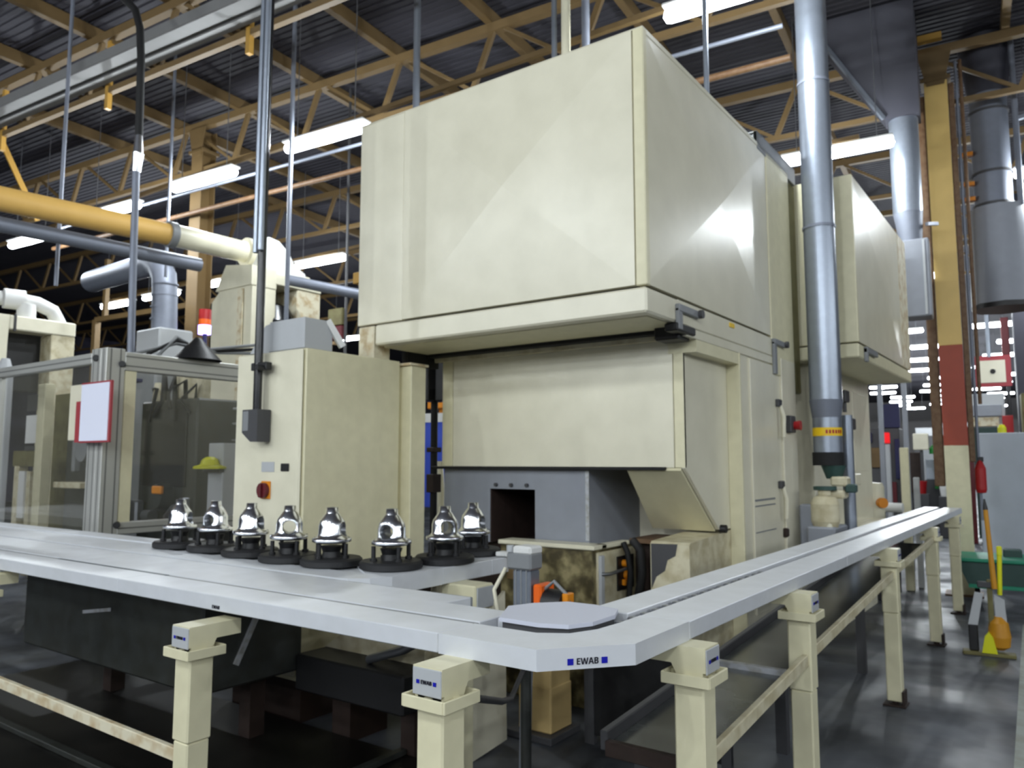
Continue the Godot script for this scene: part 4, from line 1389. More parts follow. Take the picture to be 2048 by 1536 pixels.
# ---------------------------------------------------------------- under and round the conveyors
func under_conveyor() -> void:
	var t := thing("coolant_tank", "dark grey coolant tank under the left conveyor", "tank", V(-4.7, 0, -2.75))
	var m := mb(t)
	m.bx(V(-5.75, 0.4, -3.05), V(-3.7, 0.96, -2.4), 0.012)
	part("tank_shell", m, "tank", t)
	m = mb(t)
	m.bx(V(-5.78, 0.93, -3.07), V(-3.68, 0.965, -2.385), 0.006)
	part("rim", m, "steel_grey", t)
	m = mb(t)
	m.bar(V(-4.95, 0.69, -2.395), V(-4.62, 0.74, -2.395), 0.004, 0.02)
	m.bar(V(-3.695, 0.52, -2.6), V(-3.695, 0.75, -2.72), 0.02, 0.03)
	part("pale_scratch", m, "steel_worn", t)
	for x in [-5.5, -3.95]:
		m = mb(t)
		m.bx(V(x - 0.05, 0, -2.95), V(x + 0.05, 0.4, -2.85))
		part("leg", m, "brown", t)
	t = thing("drain_tray", "long grey sloping drain tray under the aisle run of the conveyor", "tray", V(-1.2, 0, -3.0))
	m = mb(t)
	m.bar(V(-1.25, 0.585, -2.55), V(-1.25, 0.645, -3.6), 0.33, 0.012)
	part("pan", m, "pan", t)
	m = mb(t)
	m.bar(V(-1.265, 0.65, -3.62), V(-1.275, 0.88, -7.7), 0.33, 0.012)
	part("pan", m, "pan", t)
	m = mb(t)
	m.bar(V(-1.43, 0.60, -2.55), V(-1.45, 0.90, -7.7), 0.03, 0.07, 0.004)
	part("dark_side_rail", m, "grey_dark", t)
	m = mb(t)
	m.bx(V(-1.42, 0.55, -2.57), V(-1.09, 0.605, -2.54), 0.003)
	part("end_plate", m, "brown", t)
	m = mb(t)
	m.bx(V(-1.41, 0.645, -3.63), V(-1.09, 0.675, -3.59), 0.004)
	part("joint_strip", m, "steel_worn", t)
	for z in [-2.8, -4.5, -6.5]:
		m = mb(t)
		m.bx(V(-1.42, 0.0, z - 0.03), V(-1.36, 0.60 + (-z - 2.55) * 0.055 - 0.01, z + 0.03))
		part("support_leg", m, "grey_dark", t)
	t = thing("added_shade_screen", "added black sheet standing in for the shade behind the conveyor corner", "skirt", V(-2.0, 0, -3.95))  # added dark sheet, paints in the shade of an empty space
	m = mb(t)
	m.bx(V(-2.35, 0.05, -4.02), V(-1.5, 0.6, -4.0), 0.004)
	part("shade_sheet", m, "rubber", t)
	m = mb(t)
	m.bx(V(-2.38, 0.58, -4.04), V(-1.48, 0.62, -3.98), 0.004)
	part("top_bar", m, "black", t)
	m = mb(t)
	m.bx(V(-2.36, 0.0, -4.03), V(-2.3, 0.58, -3.99))
	m.bx(V(-1.55, 0.0, -4.03), V(-1.5, 0.58, -3.99))
	part("leg", m, "grey_dark", t)
	t = thing("floor_tray", "very dark floor tray with steel edges under the left conveyor", "tray", V(-3.5, 0, -2.6))
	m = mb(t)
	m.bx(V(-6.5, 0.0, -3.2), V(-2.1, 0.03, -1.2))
	part("pan", m, "floor_dark", t)  # near-black pan with random mottling
	for q in [[V(-6.5, 0.03, -2.15), V(-2.1, 0.06, -2.1)], [V(-6.5, 0.03, -1.25), V(-2.1, 0.07, -1.2)], [V(-3.05, 0.03, -3.2), V(-3.0, 0.06, -1.2)]]:
		m = mb(t)
		m.bx(q[0], q[1], 0.004)
		part("steel_edge", m, "tank", t)
	t = thing("square_pedestal", "yellowish cream square pedestal under the conveyor corner", "post", V(-2.65, 0, -4.0))
	m = mb(t)
	m.bx(V(-2.74, 0.04, -4.1), V(-2.52, 0.7, -3.88), 0.008)
	part("column", m, "sand", t)
	m = mb(t)
	m.bx(V(-2.745, 0.04, -4.105), V(-2.515, 0.3, -3.875), 0.008)
	part("lower_sleeve", m, "sand", t)
	m = mb(t)
	m.bx(V(-2.8, 0, -4.15), V(-2.48, 0.04, -3.82), 0.004)
	part("foot_plate", m, "grey_dark", t)
	t = thing("white_plate", "tall white sheet metal plate behind the centre post", "plate", V(-2.7, 0, -3.45))
	m = mb(t)
	m.prism([Vector2(-3.7, 0.03), Vector2(-3.38, 0.0), Vector2(-3.3, 0.62), Vector2(-3.68, 0.86)], V(-2.72, 0, 0), V(0, 0, 1), V(0, 1, 0), V(0.02, 0, 0))
	part("sheet", m, "cream", t)
	m = mb(t)
	m.cyl(V(-2.7, 0.3, -3.5), V(-2.69, 0.3, -3.5), 0.012, -1.0, 8)
	part("bolt", m, "brown", t)
	m = MB.new()
	m.tube([V(-1.52, 0.9, -1.86), V(-1.7, 0.75, -2.3), V(-1.95, 0.62, -2.7), V(-2.2, 0.66, -3.2)], 0.012, 8)
	solo("grey_cable", m, "grey_dark", "thin dark cable sagging behind the centre post", "cable")
	m = MB.new()
	m.tube([V(-2.3, 0.02, -3.3), V(-2.3, 0.5, -3.32), V(-2.28, 0.95, -3.34)], 0.03, 12)
	solo("blue_ended_pipe", m, "steel_grey", "grey pipe standing left of the square pedestal", "pipe")
	m = MB.new()
	m.cyl(V(-2.27, 0.6, -3.3), V(-2.27, 0.72, -3.3), 0.045, -1.0, 14)
	m.cyl(V(-2.27, 0.72, -3.3), V(-2.27, 0.76, -3.3), 0.03, -1.0, 14)
	solo("blue_valve", m, "blue", "blue fitting on the grey pipe by the square pedestal", "valve")
	t = thing("machine_stand", "beige and dark stand with feet in the gloom behind the centre post", "stand", V(-3.3, 0, -3.4))
	m = mb(t)
	m.bx(V(-3.62, 0.55, -3.6), V(-2.95, 0.98, -3.4), 0.006)
	part("beige_back", m, "cream_dirty", t)
	m = mb(t)
	m.prism([Vector2(-3.7, 0.5), Vector2(-2.9, 0.5), Vector2(-2.9, 0.58), Vector2(-3.4, 0.62), Vector2(-3.45, 0.66)], V(0, 0, -3.4), V(1, 0, 0), V(0, 1, 0), V(0, 0, 0.18))
	part("beige_ledge", m, "cream_dirty", t)
	m = mb(t)
	m.bx(V(-3.7, 0.3, -3.4), V(-2.85, 0.5, -3.0), 0.01)
	part("dark_slide", m, "black", t)
	m = mb(t)
	m.bx(V(-3.6, 0.0, -3.5), V(-3.45, 0.3, -3.2))
	m.bx(V(-3.05, 0.0, -3.5), V(-2.95, 0.3, -3.2))
	part("feet", m, "brown", t)
	m = mb(t)
	m.tube([V(-3.2, 0.52, -3.1), V(-2.9, 0.62, -3.05), V(-2.65, 0.75, -3.05)], 0.025, 10)
	part("steel_rod", m, "steel", t)
	m = mb(t)
	m.bx(V(-3.28, 0.6, -3.4), V(-3.02, 0.98, -3.3))
	part("rusty_post", m, "brown", t)
	# lifting column with a white head
	t = thing("lift_column", "grey extruded column with a white cap between the conveyor runs", "column", V(-2.2, 0, -3.1))
	m = mb(t)
	m.bx(V(-2.155, 0.78, -3.08), V(-2.055, 1.1, -2.995), 0.008)
	part("profile", m, "galv", t)
	m = mb(t)
	m.cyl(V(-2.11, 0.0, -3.04), V(-2.11, 0.8, -3.04), 0.025, -1.0, 14)
	part("lower_rod", m, "tank", t)
	m = mb(t)
	for k in 3:
		m.bx(V(-2.138 + 0.03 * k, 0.8, -2.996), V(-2.132 + 0.03 * k, 1.1, -2.993))
	part("grooves", m, "grey_paint", t)
	m = mb(t)
	m.bx(V(-2.185, 1.1, -3.09), V(-2.045, 1.18, -2.985), 0.01)
	part("grey_head", m, "grey_paint", t)
	m = mb(t)
	m.bx(V(-2.15, 1.17, -3.09), V(-2.045, 1.21, -2.985), 0.01)
	part("white_cap", m, "white", t)
	m = mb(t)
	m.cyl(V(-2.17, 1.18, -3.0), V(-2.17, 1.21, -3.0), 0.018, -1.0, 12)
	part("cap_screw", m, "grey_light", t)
	m = mb(t)
	m.bx(V(-2.2, 0.0, -3.13), V(-2.06, 0.04, -2.99))
	part("foot", m, "grey_dark", t)
	m = mb(t)
	m.tube([V(-2.21, 1.1, -3.02), V(-2.25, 1.0, -2.98), V(-2.22, 0.9, -2.97), V(-2.24, 0.8, -3.0)], 0.01, 8)
	part("white_cable", m, "ivory", t)
	t = thing("orange_motor", "small motor with an orange end cover beside the grey lift column", "motor", V(-2.0, 0, -3.1))
	m = mb(t)
	m.bx(V(-2.045, 0.88, -3.12), V(-2.0, 1.04, -3.0), 0.008)
	part("orange_cover", m, "orange", t)
	m = mb(t)
	m.cyl(V(-2.0, 0.95, -3.06), V(-1.9, 0.95, -3.06), 0.07, -1.0, 16)
	part("motor_body", m, "black", t)
	m = mb(t)
	m.tube([V(-2.0, 1.02, -3.04), V(-1.94, 1.06, -3.02), V(-1.88, 1.0, -3.04), V(-1.87, 0.9, -3.06)], 0.009, 8)
	part("wires", m, "grey_paint", t)
	m = mb(t)
	m.bx(V(-1.9, 0.96, -3.08), V(-1.87, 1.01, -3.02), 0.004)
	part("amber_plug", m, "amber", t)
	m = mb(t)
	m.bx(V(-2.06, 0.84, -3.1), V(-1.92, 0.88, -3.02), 0.004)
	part("bracket", m, "grey_dark", t)
	t = thing("inner_post", "cream post with grey cap plate under the inner conveyor's end", "post", V(-2.5, 0, -3.05))
	m = mb(t)
	m.bx(V(-2.58, 0.0, -3.12), V(-2.48, 0.9, -3.02), 0.006)
	part("tube", m, "cream_post", t)
	m = mb(t)
	m.bx(V(-2.6, 0.88, -3.15), V(-2.38, 1.0, -3.0), 0.008)
	part("cap", m, "cream_post", t)
	m = mb(t)
	m.bx(V(-2.38, 0.89, -3.14), V(-2.372, 0.99, -3.01), 0.002)
	part("cap_plate", m, "grey_light", t)

func mbw(t: Node3D = null) -> MB:                      # shapes given in the building's axes
	var m := MB.new()
	m.xf = Transform3D(Basis(Vector3.UP, deg_to_rad(TURN)), Vector3.ZERO)
	if t:
		m.xf = t.transform.affine_inverse() * m.xf
	return m

# ---------------------------------------------------------------- pipes overhead and drops
func overhead_pipes() -> void:
	var t := thing("extraction_pipe", "thick yellow extraction pipe crossing the upper left to the cream fan machine", "pipe", V(-8.4, 4.2, -4.0))
	var m := mb(t)
	m.tube([V(-8.75, 4.2, 1.0), V(-8.56, 4.2, -2.5), V(-8.26, 4.2, -4.8)], 0.125, 20)
	part("yellow_run", m, "pipe_yellow", t)
	m = mb(t)
	m.tube([V(-8.26, 4.2, -4.75), V(-8.2, 4.2, -5.75)], 0.13, 20)
	part("cream_end", m, "ivory", t)
	m = mb(t)
	m.cyl(V(-8.265, 4.2, -4.72), V(-8.26, 4.2, -4.8), 0.15, -1.0, 20)
	part("joint_flange", m, "grey_paint", t)
	m = MB.new()
	m.tube([V(-8.9, 3.98, 1.0), V(-8.65, 3.98, -2.8), V(-8.36, 3.95, -5.2)], 0.08, 14)
	solo("grey_pipe", m, "galv_dull", "grey pipe running just under the thick yellow pipe", "pipe")
	m = MB.new()
	m.tube([V(-7.78, 3.85, -6.05), V(-6.956, 3.642, -6.6), V(-6.0, 3.4, -7.3)], 0.065, 14)
	solo("grey_pipe", m, "galv_dull", "grey pipe sloping from the cream fan machine to behind the press housing", "pipe")
	# drops to the machines
	var drops := [[V(-5.15, 4.15, -5.5), 0.035, "galv", "silver drop pipe above the left part of the press housing"], [V(-3.50, 4.15, -5.5), 0.024, "galv", "thin bright drop rod left of the cream drop pipe above the press"], [V(-3.38, 4.15, -5.5), 0.04, "ivory", "cream drop pipe rising from the top of the press housing"], [V(-3.18, 4.15, -5.5), 0.035, "galv_dull", "grey drop pipe right of the cream one above the press"], [V(-2.115, 4.15, -5.5), 0.02, "galv", "short bright rod above the press housing's aisle side"]]
	for d in drops:
		m = MB.new()
		var p: Vector3 = d[0]
		if p.x < -5.0:
			p.y = 0.3
		m.cyl(p, V(p.x, 6.15 if p.x > -2.5 else 7.05, p.z), d[1], -1.0, 12)
		solo("drop_pipe", m, d[2], d[3], "pipe", "pipes dropping from the roof to the press")
	for d in [[V(-7.1, 2.8, -5.5), 0.025, 7.13, "galv_dull", "long thin rod hanging left of the press, right of the black conduit"], [V(-9.3, 3.6, -4.0), 0.022, 7.13, "galv_dull", "thin rod hanging at far left through the yellow pipe's line"], [V(-9.46, 4.0, -5.4), 0.02, 7.13, "galv_dull", "thin rod hanging in front of the left ochre column"]]:
		m = MB.new()
		m.cyl(d[0], V(d[0].x, d[2], d[0].z), d[1], -1.0, 10)
		solo("hanging_rod", m, d[3], d[4], "rod", "thin rods hanging from the roof")
	t = thing("black_hose", "black hose dropping at left from the roof into a steel coupling and cable", "hose", V(-6.9, 2.6, -3.6))
	m = mb(t)
	m.tube([V(-7.6, 6.45, -3.6), V(-7.26, 6.1, -3.6), V(-7.05, 5.92, -3.6), V(-6.95, 5.7, -3.6), V(-6.905, 5.4, -3.6), V(-6.87, 4.62, -3.6)], 0.035, 12)
	part("hose", m, "rubber", t)
	m = mb(t)
	m.cyl(V(-6.87, 4.45, -3.6), V(-6.87, 4.66, -3.6), 0.045, 0.03, 14)
	m.cyl(V(-6.89, 4.28, -3.6), V(-6.87, 4.45, -3.6), 0.035, 0.05, 14)
	part("coupling", m, "chrome", t)
	m = mb(t)
	m.tube([V(-6.89, 4.3, -3.6), V(-6.88, 4.0, -3.6), V(-6.86, 3.4, -3.6), V(-6.82, 2.5, -3.6)], 0.032, 12)
	part("grey_cable", m, "galv_dull", t)
	# big galvanised pipe at the press corner
	t = thing("galvanised_downpipe", "big galvanised pipe coming down between the two presses to a filter unit", "pipe", V(-1.66, 0, -6.85))
	m = mb(t)
	m.cyl(V(-1.66, 2.1, -6.85), V(-1.66, 7.05, -6.85), 0.13, -1.0, 28)
	part("upper_pipe", m, "galv", t)
	for y in [3.6, 4.9, 6.2]:
		m = mb(t)
		m.cyl(V(-1.66, y, -6.85), V(-1.66, y + 0.025, -6.85), 0.136, -1.0, 28)
		part("joint_band", m, "galv_dull", t)
	m = mb(t)
	m.cyl(V(-1.66, 1.95, -6.85), V(-1.66, 2.12, -6.85), 0.112, 0.135, 28)
	part("grey_reducer", m, "galv_dull", t)
	m = mb(t)
	m.cyl(V(-1.66, 1.66, -6.85), V(-1.66, 1.97, -6.85), 0.115, -1.0, 28)
	part("lower_pipe", m, "galv", t)
	m = mb(t)
	m.cyl(V(-1.66, 1.815, -6.85), V(-1.66, 1.885, -6.85), 0.117, -1.0, 28, false)
	part("yellow_label", m, "yellow", t)
	m = mb(t)
	for i in 6:
		var an := 0.2 + 0.22 * i
		var d := Vector3(sin(an), 0, cos(an))
		m.obx(V(-1.66, 1.85, -6.85) + d * 0.1175, Vector3(0.016, 0.03, 0.002), Basis(Vector3.UP, an))
	part("label_print", m, "red", t)
	m = mb(t)
	m.cyl(V(-1.66, 1.57, -6.85), V(-1.66, 1.68, -6.85), 0.125, -1.0, 24)
	part("black_sleeve", m, "rubber", t)
	m = mb(t)
	m.lathe([Vector2(0.03, 1.05), Vector2(0.09, 1.06), Vector2(0.11, 1.12), Vector2(0.11, 1.26), Vector2(0.09, 1.31), Vector2(0.05, 1.33), Vector2(0.05, 1.38), Vector2(0.0, 1.38)], V(-1.66, 0, -6.68), 20)
	m.bx(V(-1.63, 1.4, -6.9), V(-1.5, 1.48, -6.75), 0.015)
	m.bx(V(-1.66, 1.3, -6.9), V(-1.52, 1.37, -6.72), 0.015)
	part("filter_bowl", m, "cream_dirty", t)
	m = mb(t)
	m.cyl(V(-1.66, 1.37, -6.7), V(-1.66, 1.40, -6.7), 0.09, -1.0, 18)
	m.cyl(V(-1.62, 1.46, -6.85), V(-1.62, 1.57, -6.85), 0.06, 0.1, 16)
	m.bx(V(-1.52, 1.35, -6.86), V(-1.44, 1.42, -6.76), 0.01)
	part("dark_fittings", m, "green_dark", t)
	m = mb(t)
	m.bx(V(-1.78, 0.9, -7.0), V(-1.56, 1.08, -6.55), 0.015)
	m.bx(V(-1.86, 0.9, -6.8), V(-1.72, 1.25, -6.65), 0.012)
	part("valve_body", m, "steel_grey", t)
	m = mb(t)
	m.cyl(V(-1.62, 0.9, -6.6), V(-1.62, 1.16, -6.62), 0.03, -1.0, 12)
	part("white_spout", m, "ivory", t)
	m = MB.new()
	m.cyl(V(-1.56, 0.95, -7.1), V(-1.56, 2.0, -7.1), 0.05, -1.0, 16)
	m.bx(V(-1.62, 0.9, -7.18), V(-1.5, 1.02, -7.02), 0.01)
	solo("bluish_pipe", m, "galv", "shorter bluish galvanised pipe close behind the big downpipe", "pipe")
	m = MB.new()
	m.bx(V(-1.66, 1.95, -7.08), V(-1.60, 2.55, -7.04), 0.004)
	solo("cream_strip", m, "ivory", "cream strip beside the big galvanised pipe, below the rear housing", "strip")
	m = MB.new()
	m.bx(V(-1.98, 1.0, -6.44), V(-1.88, 1.07, -6.38), 0.01)
	solo("oil_lump", m, "brown", "dark oily lump on the conveyor edge below the filter unit", "fitting")
	m = MB.new()
	m.bx(V(-2.4, 2.2, -7.08), V(-1.92, 4.1, -6.86), 0.01)
	solo("yellow_duct", m, "olive", "yellowish brown upright duct in the gap between the two presses", "duct")

# ---------------------------------------------------------------- cream machines behind the cell
func back_left_machines() -> void:
	var t := thing("fan_machine", "cream machine with a fan housing on top behind the control cabinet", "machine", V(-8.3, 0, -6.1))
	var m := mb(t)
	m.prism([Vector2(-8.72, 0.0), Vector2(-7.9, 0.0), Vector2(-7.9, 3.73), Vector2(-8.56, 3.73), Vector2(-8.72, 3.6)], V(0, 0, -5.95), V(1, 0, 0), V(0, 1, 0), V(0, 0, 0.34))
	part("front_column", m, "ivory", t)
	m = mb(t)
	m.prism([Vector2(-8.62, 3.73), Vector2(-7.89, 3.73), Vector2(-7.89, 3.97), Vector2(-8.42, 4.04)], V(0, 0, -5.95), V(1, 0, 0), V(0, 1, 0), V(0, 0, 0.36))
	part("sloped_top", m, "ivory", t)
	m = mb(t)
	m.bx(V(-8.5, 3.79, -6.66), V(-7.885, 3.93, -5.93), 0.01)
	part("top_beam", m, "ivory", t)
	m = mb(t)
	m.bx(V(-8.4, 0.0, -6.66), V(-7.9, 3.79, -6.28), 0.01)
	part("rear_column", m, "cream_worn", t)
	m = mb(t)
	m.bx(V(-8.15, 0.0, -5.6), V(-8.05, 3.7, -5.585))
	part("worn_stripe", m, "cream_worn", t)
	m = mb(t)
	m.bx(V(-8.45, 0.0, -6.3), V(-8.35, 3.79, -5.93))
	part("dark_back", m, "black", t)
	m = mb(t)
	m.lathe([Vector2(0.3, 2.6), Vector2(0.3, 3.1), Vector2(0.27, 3.35), Vector2(0.17, 3.55), Vector2(0.0, 3.62)], V(-8.1, 0, -6.1), 24)
	part("dark_dome", m, "black_gloss", t)
	m = mb(t)
	m.bx(V(-7.93, 3.2, -6.1), V(-7.86, 3.28, -5.98), 0.01)
	part("rusty_bracket", m, "column_brown", t)
	m = mb(t)
	m.cyl(V(-8.2, 4.2, -5.7), V(-8.19, 4.2, -5.86), 0.18, -1.0, 20)
	m.cyl(V(-8.19, 4.2, -5.84), V(-8.17, 4.2, -6.05), 0.15, -1.0, 20)
	part("fan_collar", m, "ivory", t)
	m = mb(t)
	m.prism([Vector2(-5.75, 3.93), Vector2(-6.45, 3.93), Vector2(-6.42, 4.02), Vector2(-6.25, 4.1), Vector2(-6.15, 4.25), Vector2(-6.0, 4.36), Vector2(-5.85, 4.38), Vector2(-5.75, 4.3)], V(-8.25, 0, 0), V(0, 0, 1), V(0, 1, 0), V(0.32, 0, 0))
	part("fan_casing", m, "white", t)
	m = mb(t)
	m.cyl(V(-8.1, 3.93, -6.55), V(-8.1, 4.02, -6.55), 0.1, 0.07, 16)
	part("vent_cap", m, "ivory", t)
	t = thing("elbow_machine", "cream machine with a white elbow pipe at the far left edge", "machine", V(-11.8, 0, -4.9))
	m = mb(t)
	m.bx(V(-11.95, 3.4, -5.32), V(-11.64, 3.6, -4.45), 0.015)
	part("top_beam", m, "ivory", t)
	m = mb(t)
	m.bx(V(-12.0, 0.0, -5.32), V(-11.66, 3.4, -5.0), 0.01)
	part("rear_column", m, "cream_dirty", t)
	m = mb(t)
	m.prism([Vector2(-4.45, 0.0), Vector2(-4.3, 0.0), Vector2(-4.28, 3.2), Vector2(-4.3, 3.6), Vector2(-4.45, 3.6), Vector2(-4.44, 3.2)], V(-12.0, 0, 0), V(0, 0, 1), V(0, 1, 0), V(0.35, 0, 0))
	part("front_column", m, "ivory", t)
	m = mb(t)
	m.tube([V(-12.1, 3.86, -3.2), V(-11.95, 3.86, -4.3), V(-11.85, 3.86, -4.6), V(-11.82, 3.84, -4.85), V(-11.8, 3.76, -5.05), V(-11.8, 3.58, -5.15)], 0.1, 16)
	part("white_elbow", m, "white", t)
	m = mb(t)
	m.cyl(V(-11.9, 3.86, -4.45), V(-11.85, 3.86, -4.7), 0.14, -1.0, 18)
	m.cyl(V(-11.82, 3.6, -4.72), V(-11.82, 3.8, -4.72), 0.12, -1.0, 18)
	part("white_housing", m, "white", t)
	m = mb(t)
	m.bx(V(-12.3, 2.6, -5.0), V(-12.0, 3.45, -4.4))
	part("dark_back", m, "black", t)
	m = mb(t)
	m.bx(V(-11.65, 3.38, -4.53), V(-11.63, 3.62, -4.50))
	part("black_strap", m, "black", t)
	m = MB.new()
	m.lathe([Vector2(0.1, 0.0), Vector2(0.1, 2.78), Vector2(0.05, 2.95), Vector2(0.0, 2.96)], V(-11.3, 0, -4.3), 14)
	solo("pale_cylinder", m, "grey_light", "pale rounded cylinder poking above the cell's left beam", "cylinder")
	t = thing("signal_tower", "signal tower with red and orange caps over a glowing white lens, beside the column", "signal lamp", V(-10.42, 0, -6.6))
	m = mb(t)
	m.cyl(V(-10.41, 0.0, -6.6), V(-10.41, 3.5, -6.6), 0.03, -1.0, 12)
	part("stem", m, "navy", t)
	m = mb(t)
	m.cyl(V(-10.42, 3.72, -6.6), V(-10.42, 3.87, -6.6), 0.09, -1.0, 16)
	part("red_lens", m, "red", t)
	m = mb(t)
	m.cyl(V(-10.42, 3.63, -6.6), V(-10.42, 3.72, -6.6), 0.09, -1.0, 16)
	part("orange_lens", m, "orange", t)
	m = mb(t)
	m.cyl(V(-10.42, 3.5, -6.6), V(-10.42, 3.63, -6.6), 0.095, -1.0, 16)
	part("signal_lamp_lens", m, "signal_blue", t)
	t = thing("hanging_sign", "hanging box, pale above and dark red below, between the fan machine and press", "sign", V(-8.57, 3.4, -7.5))
	m = mb(t)
	m.bx(V(-8.73, 3.57, -7.6), V(-8.43, 3.82, -7.5), 0.01)
	part("pale_upper_half", m, "olive", t)
	m = mb(t)
	m.bx(V(-8.73, 3.36, -7.6), V(-8.43, 3.56, -7.5), 0.01)
	part("red_lower_half", m, "maroon", t)
	m = mb(t)
	m.cyl(V(-8.4, 2.4, -7.55), V(-8.4, 7.13, -7.55), 0.02, -1.0, 8)
	part("pole", m, "grey_dark", t)
	# dim steelwork at the far left
	t = thing("pipe_rack", "dim ochre pipe rack behind the elbow duct, far left", "rack", W(-14, 0, -9.5), TURN)
	for q in [[V(-16.0, 4.62, -9.5), V(-11.0, 4.62, -9.5), 0.1], [V(-18.0, 4.0, -11.5), V(-11.0, 4.0, -11.5), 0.09], [V(-15.7, 4.62, -9.5), V(-15.7, 5.9, -9.5), 0.09]]:
		m = mbw(t)
		m.bar(q[0], q[1], q[2], q[2])
		part("rail", m, "ochre", t)
	for a in [-16.0, -11.2]:
		m = mbw(t)
		m.bx(V(a - 0.06, 0, -11.56), V(a + 0.06, 4.0, -11.44))
		m.bx(V(a - 0.06, 0, -9.56), V(a + 0.06, 4.62, -9.44))
		part("leg", m, "ochre", t)

# ---------------------------------------------------------------- right side
func right_side() -> void:
	# first duct, left of the column
	var t := thing("hopper_duct", "galvanised duct with a tapered hopper and grey box, left of the yellow column", "duct", W(-0.55, 3.2, -10.4), TURN)
	var m := mbw(t)
	m.cyl(V(-0.55, 4.62, -10.4), V(-0.55, 5.82, -10.4), 0.165, -1.0, 28)
	part("round_pipe", m, "galv", t)
	m = mbw(t)
	m.cyl(V(-0.53, 4.22, -10.4), V(-0.55, 4.64, -10.4), 0.12, 0.165, 28)
	part("cone", m, "galv_dull", t)
	m = mbw(t)
	m.bx(V(-0.66, 3.32, -10.6), V(-0.34, 4.26, -10.25), 0.012)
	part("grey_box", m, "steel_grey", t)
	m = mbw(t)
	m.bx(V(-0.41, 3.34, -10.26), V(-0.385, 4.24, -10.24))
	part("box_edge", m, "grey_light", t)
	m = mbw(t)      # hopper: square above, narrow below
	var lo := [V(-0.74, 5.8, -10.22), V(-0.36, 5.8, -10.22), V(-0.36, 5.8, -10.58), V(-0.74, 5.8, -10.58)]
	var hi := [V(-1.5, 7.1, -9.9), V(-0.36, 7.1, -9.9), V(-0.36, 7.1, -10.72), V(-1.5, 7.1, -10.72)]
	for i in 4:
		m.face([lo[i], lo[(i + 1) % 4], hi[(i + 1) % 4], hi[i]], V(-0.7, 6.4, -10.4))
	m.face(lo, V(-0.6, 6.6, -10.4))
	part("hopper", m, "duct_dark", t)
	m = mbw(t)
	m.bar(V(-1.42, 6.9, -9.9), V(-0.75, 5.8, -10.2), 0.05, 0.04)
	part("hopper_flange", m, "galv", t)
	m = mbw(t)
	m.bar(V(-0.35, 4.45, -10.35), V(-0.25, 4.5, -10.6), 0.04, 0.04)
	part("tie", m, "galv_dull", t)
	t = thing("octagonal_duct", "large round duct ending in a grey eight-sided hood at the right edge", "duct", W(0.38, 3.6, -11.5), TURN)
	m = mbw(t)
	m.cyl(V(0.38, 4.85, -11.5), V(0.38, 6.35, -11.5), 0.215, -1.0, 28)
	part("round_pipe", m, "galv_dull", t)
	m = mbw(t)
	m.cyl(V(0.38, 6.35, -11.5), V(0.38, 7.1, -11.5), 0.225, 0.32, 24)
	part("dark_upper_pipe", m, "duct_dark", t)
	for y in [6.1, 5.28, 4.86]:
		m = mbw(t)
		m.cyl(V(0.38, y, -11.5), V(0.38, y + 0.03, -11.5), 0.232, -1.0, 28)
		part("black_band", m, "grey_dark", t)
	m = mbw(t)
	m.cyl(V(0.42, 3.58, -11.5), V(0.42, 4.83, -11.5), 0.36, 0.33, 8)
	part("eight_sided_hood", m, "steel_grey", t)
	m = mbw(t)
	m.cyl(V(0.42, 3.52, -11.5), V(0.42, 3.58, -11.5), 0.37, -1.0, 8)
	part("black_rim", m, "black", t)
	m = mbw(t)
	m.cyl(V(0.66, 4.8, -11.3), V(0.66, 7.0, -11.3), 0.035, -1.0, 10)
	part("side_pipe", m, "galv_dull", t)
	m = mbw(t)
	m.bar(V(0.66, 5.9, -11.3), V(1.5, 6.05, -11.3), 0.05, 0.05)
	part("side_arm", m, "galv", t)
	m = mbw(t)
	for y in [4.95, 5.15, 5.55]:
		m.bx(V(0.06, y, -11.42), V(0.18, y + 0.05, -11.35))
	part("yellow_brackets", m, "amber", t)
	# sign and things behind the column
	t = thing("extinguisher_sign", "square white sign with a red border and black dot, right of the column", "sign", W(0.29, 2.7, -13), TURN)
	m = mbw(t)
	m.bx(V(0.07, 2.67, -13.03), V(0.51, 3.12, -13.0), 0.004)
	part("red_border", m, "red_frame", t)
	m = mbw(t)
	m.bx(V(0.13, 2.73, -13.0), V(0.44, 3.05, -12.99))
	part("white_face", m, "cream", t)
	m = mbw(t)
	m.cyl(V(0.285, 2.89, -12.99), V(0.285, 2.89, -12.98), 0.035, -1.0, 16)
	part("black_dot", m, "black", t)
	m = mbw(t)
	m.cyl(V(0.25, 3.1, -13.02), V(0.25, 7.13, -13.02), 0.03, -1.0, 10)
	part("hanger", m, "galv", t)
	t = thing("extinguisher", "red fire extinguisher hung low on the right of the yellow column", "extinguisher", W(0.03, 1.2, -11.0), TURN)
	m = mbw(t)
	m.lathe([Vector2(0, 1.22), Vector2(0.05, 1.23), Vector2(0.06, 1.27), Vector2(0.06, 1.52), Vector2(0.03, 1.6), Vector2(0.02, 1.62), Vector2(0.0, 1.63)], V(0.05, 0, -11.0), 16)
	part("cylinder", m, "red", t)
	m = mbw(t)
	m.bx(V(0.03, 1.6, -11.02), V(0.09, 1.66, -10.98), 0.005)
	part("valve", m, "black", t)
	t = thing("pale_locker", "tall pale grey locker at the right edge beyond the green cart", "locker", W(0.55, 0, -12.2), TURN)
	m = mbw(t)
	m.bx(V(0.03, 0.05, -12.6), V(1.3, 1.98, -12.0), 0.01)
	part("body", m, "pale_panel", t)
	m = mbw(t)
	m.bx(V(0.0, 0.0, -12.6), V(1.3, 0.06, -12.02))
	part("plinth", m, "grey_dark", t)
	m = mbw(t)
	m.bx(V(0.64, 0.1, -12.0), V(0.648, 1.95, -11.995))
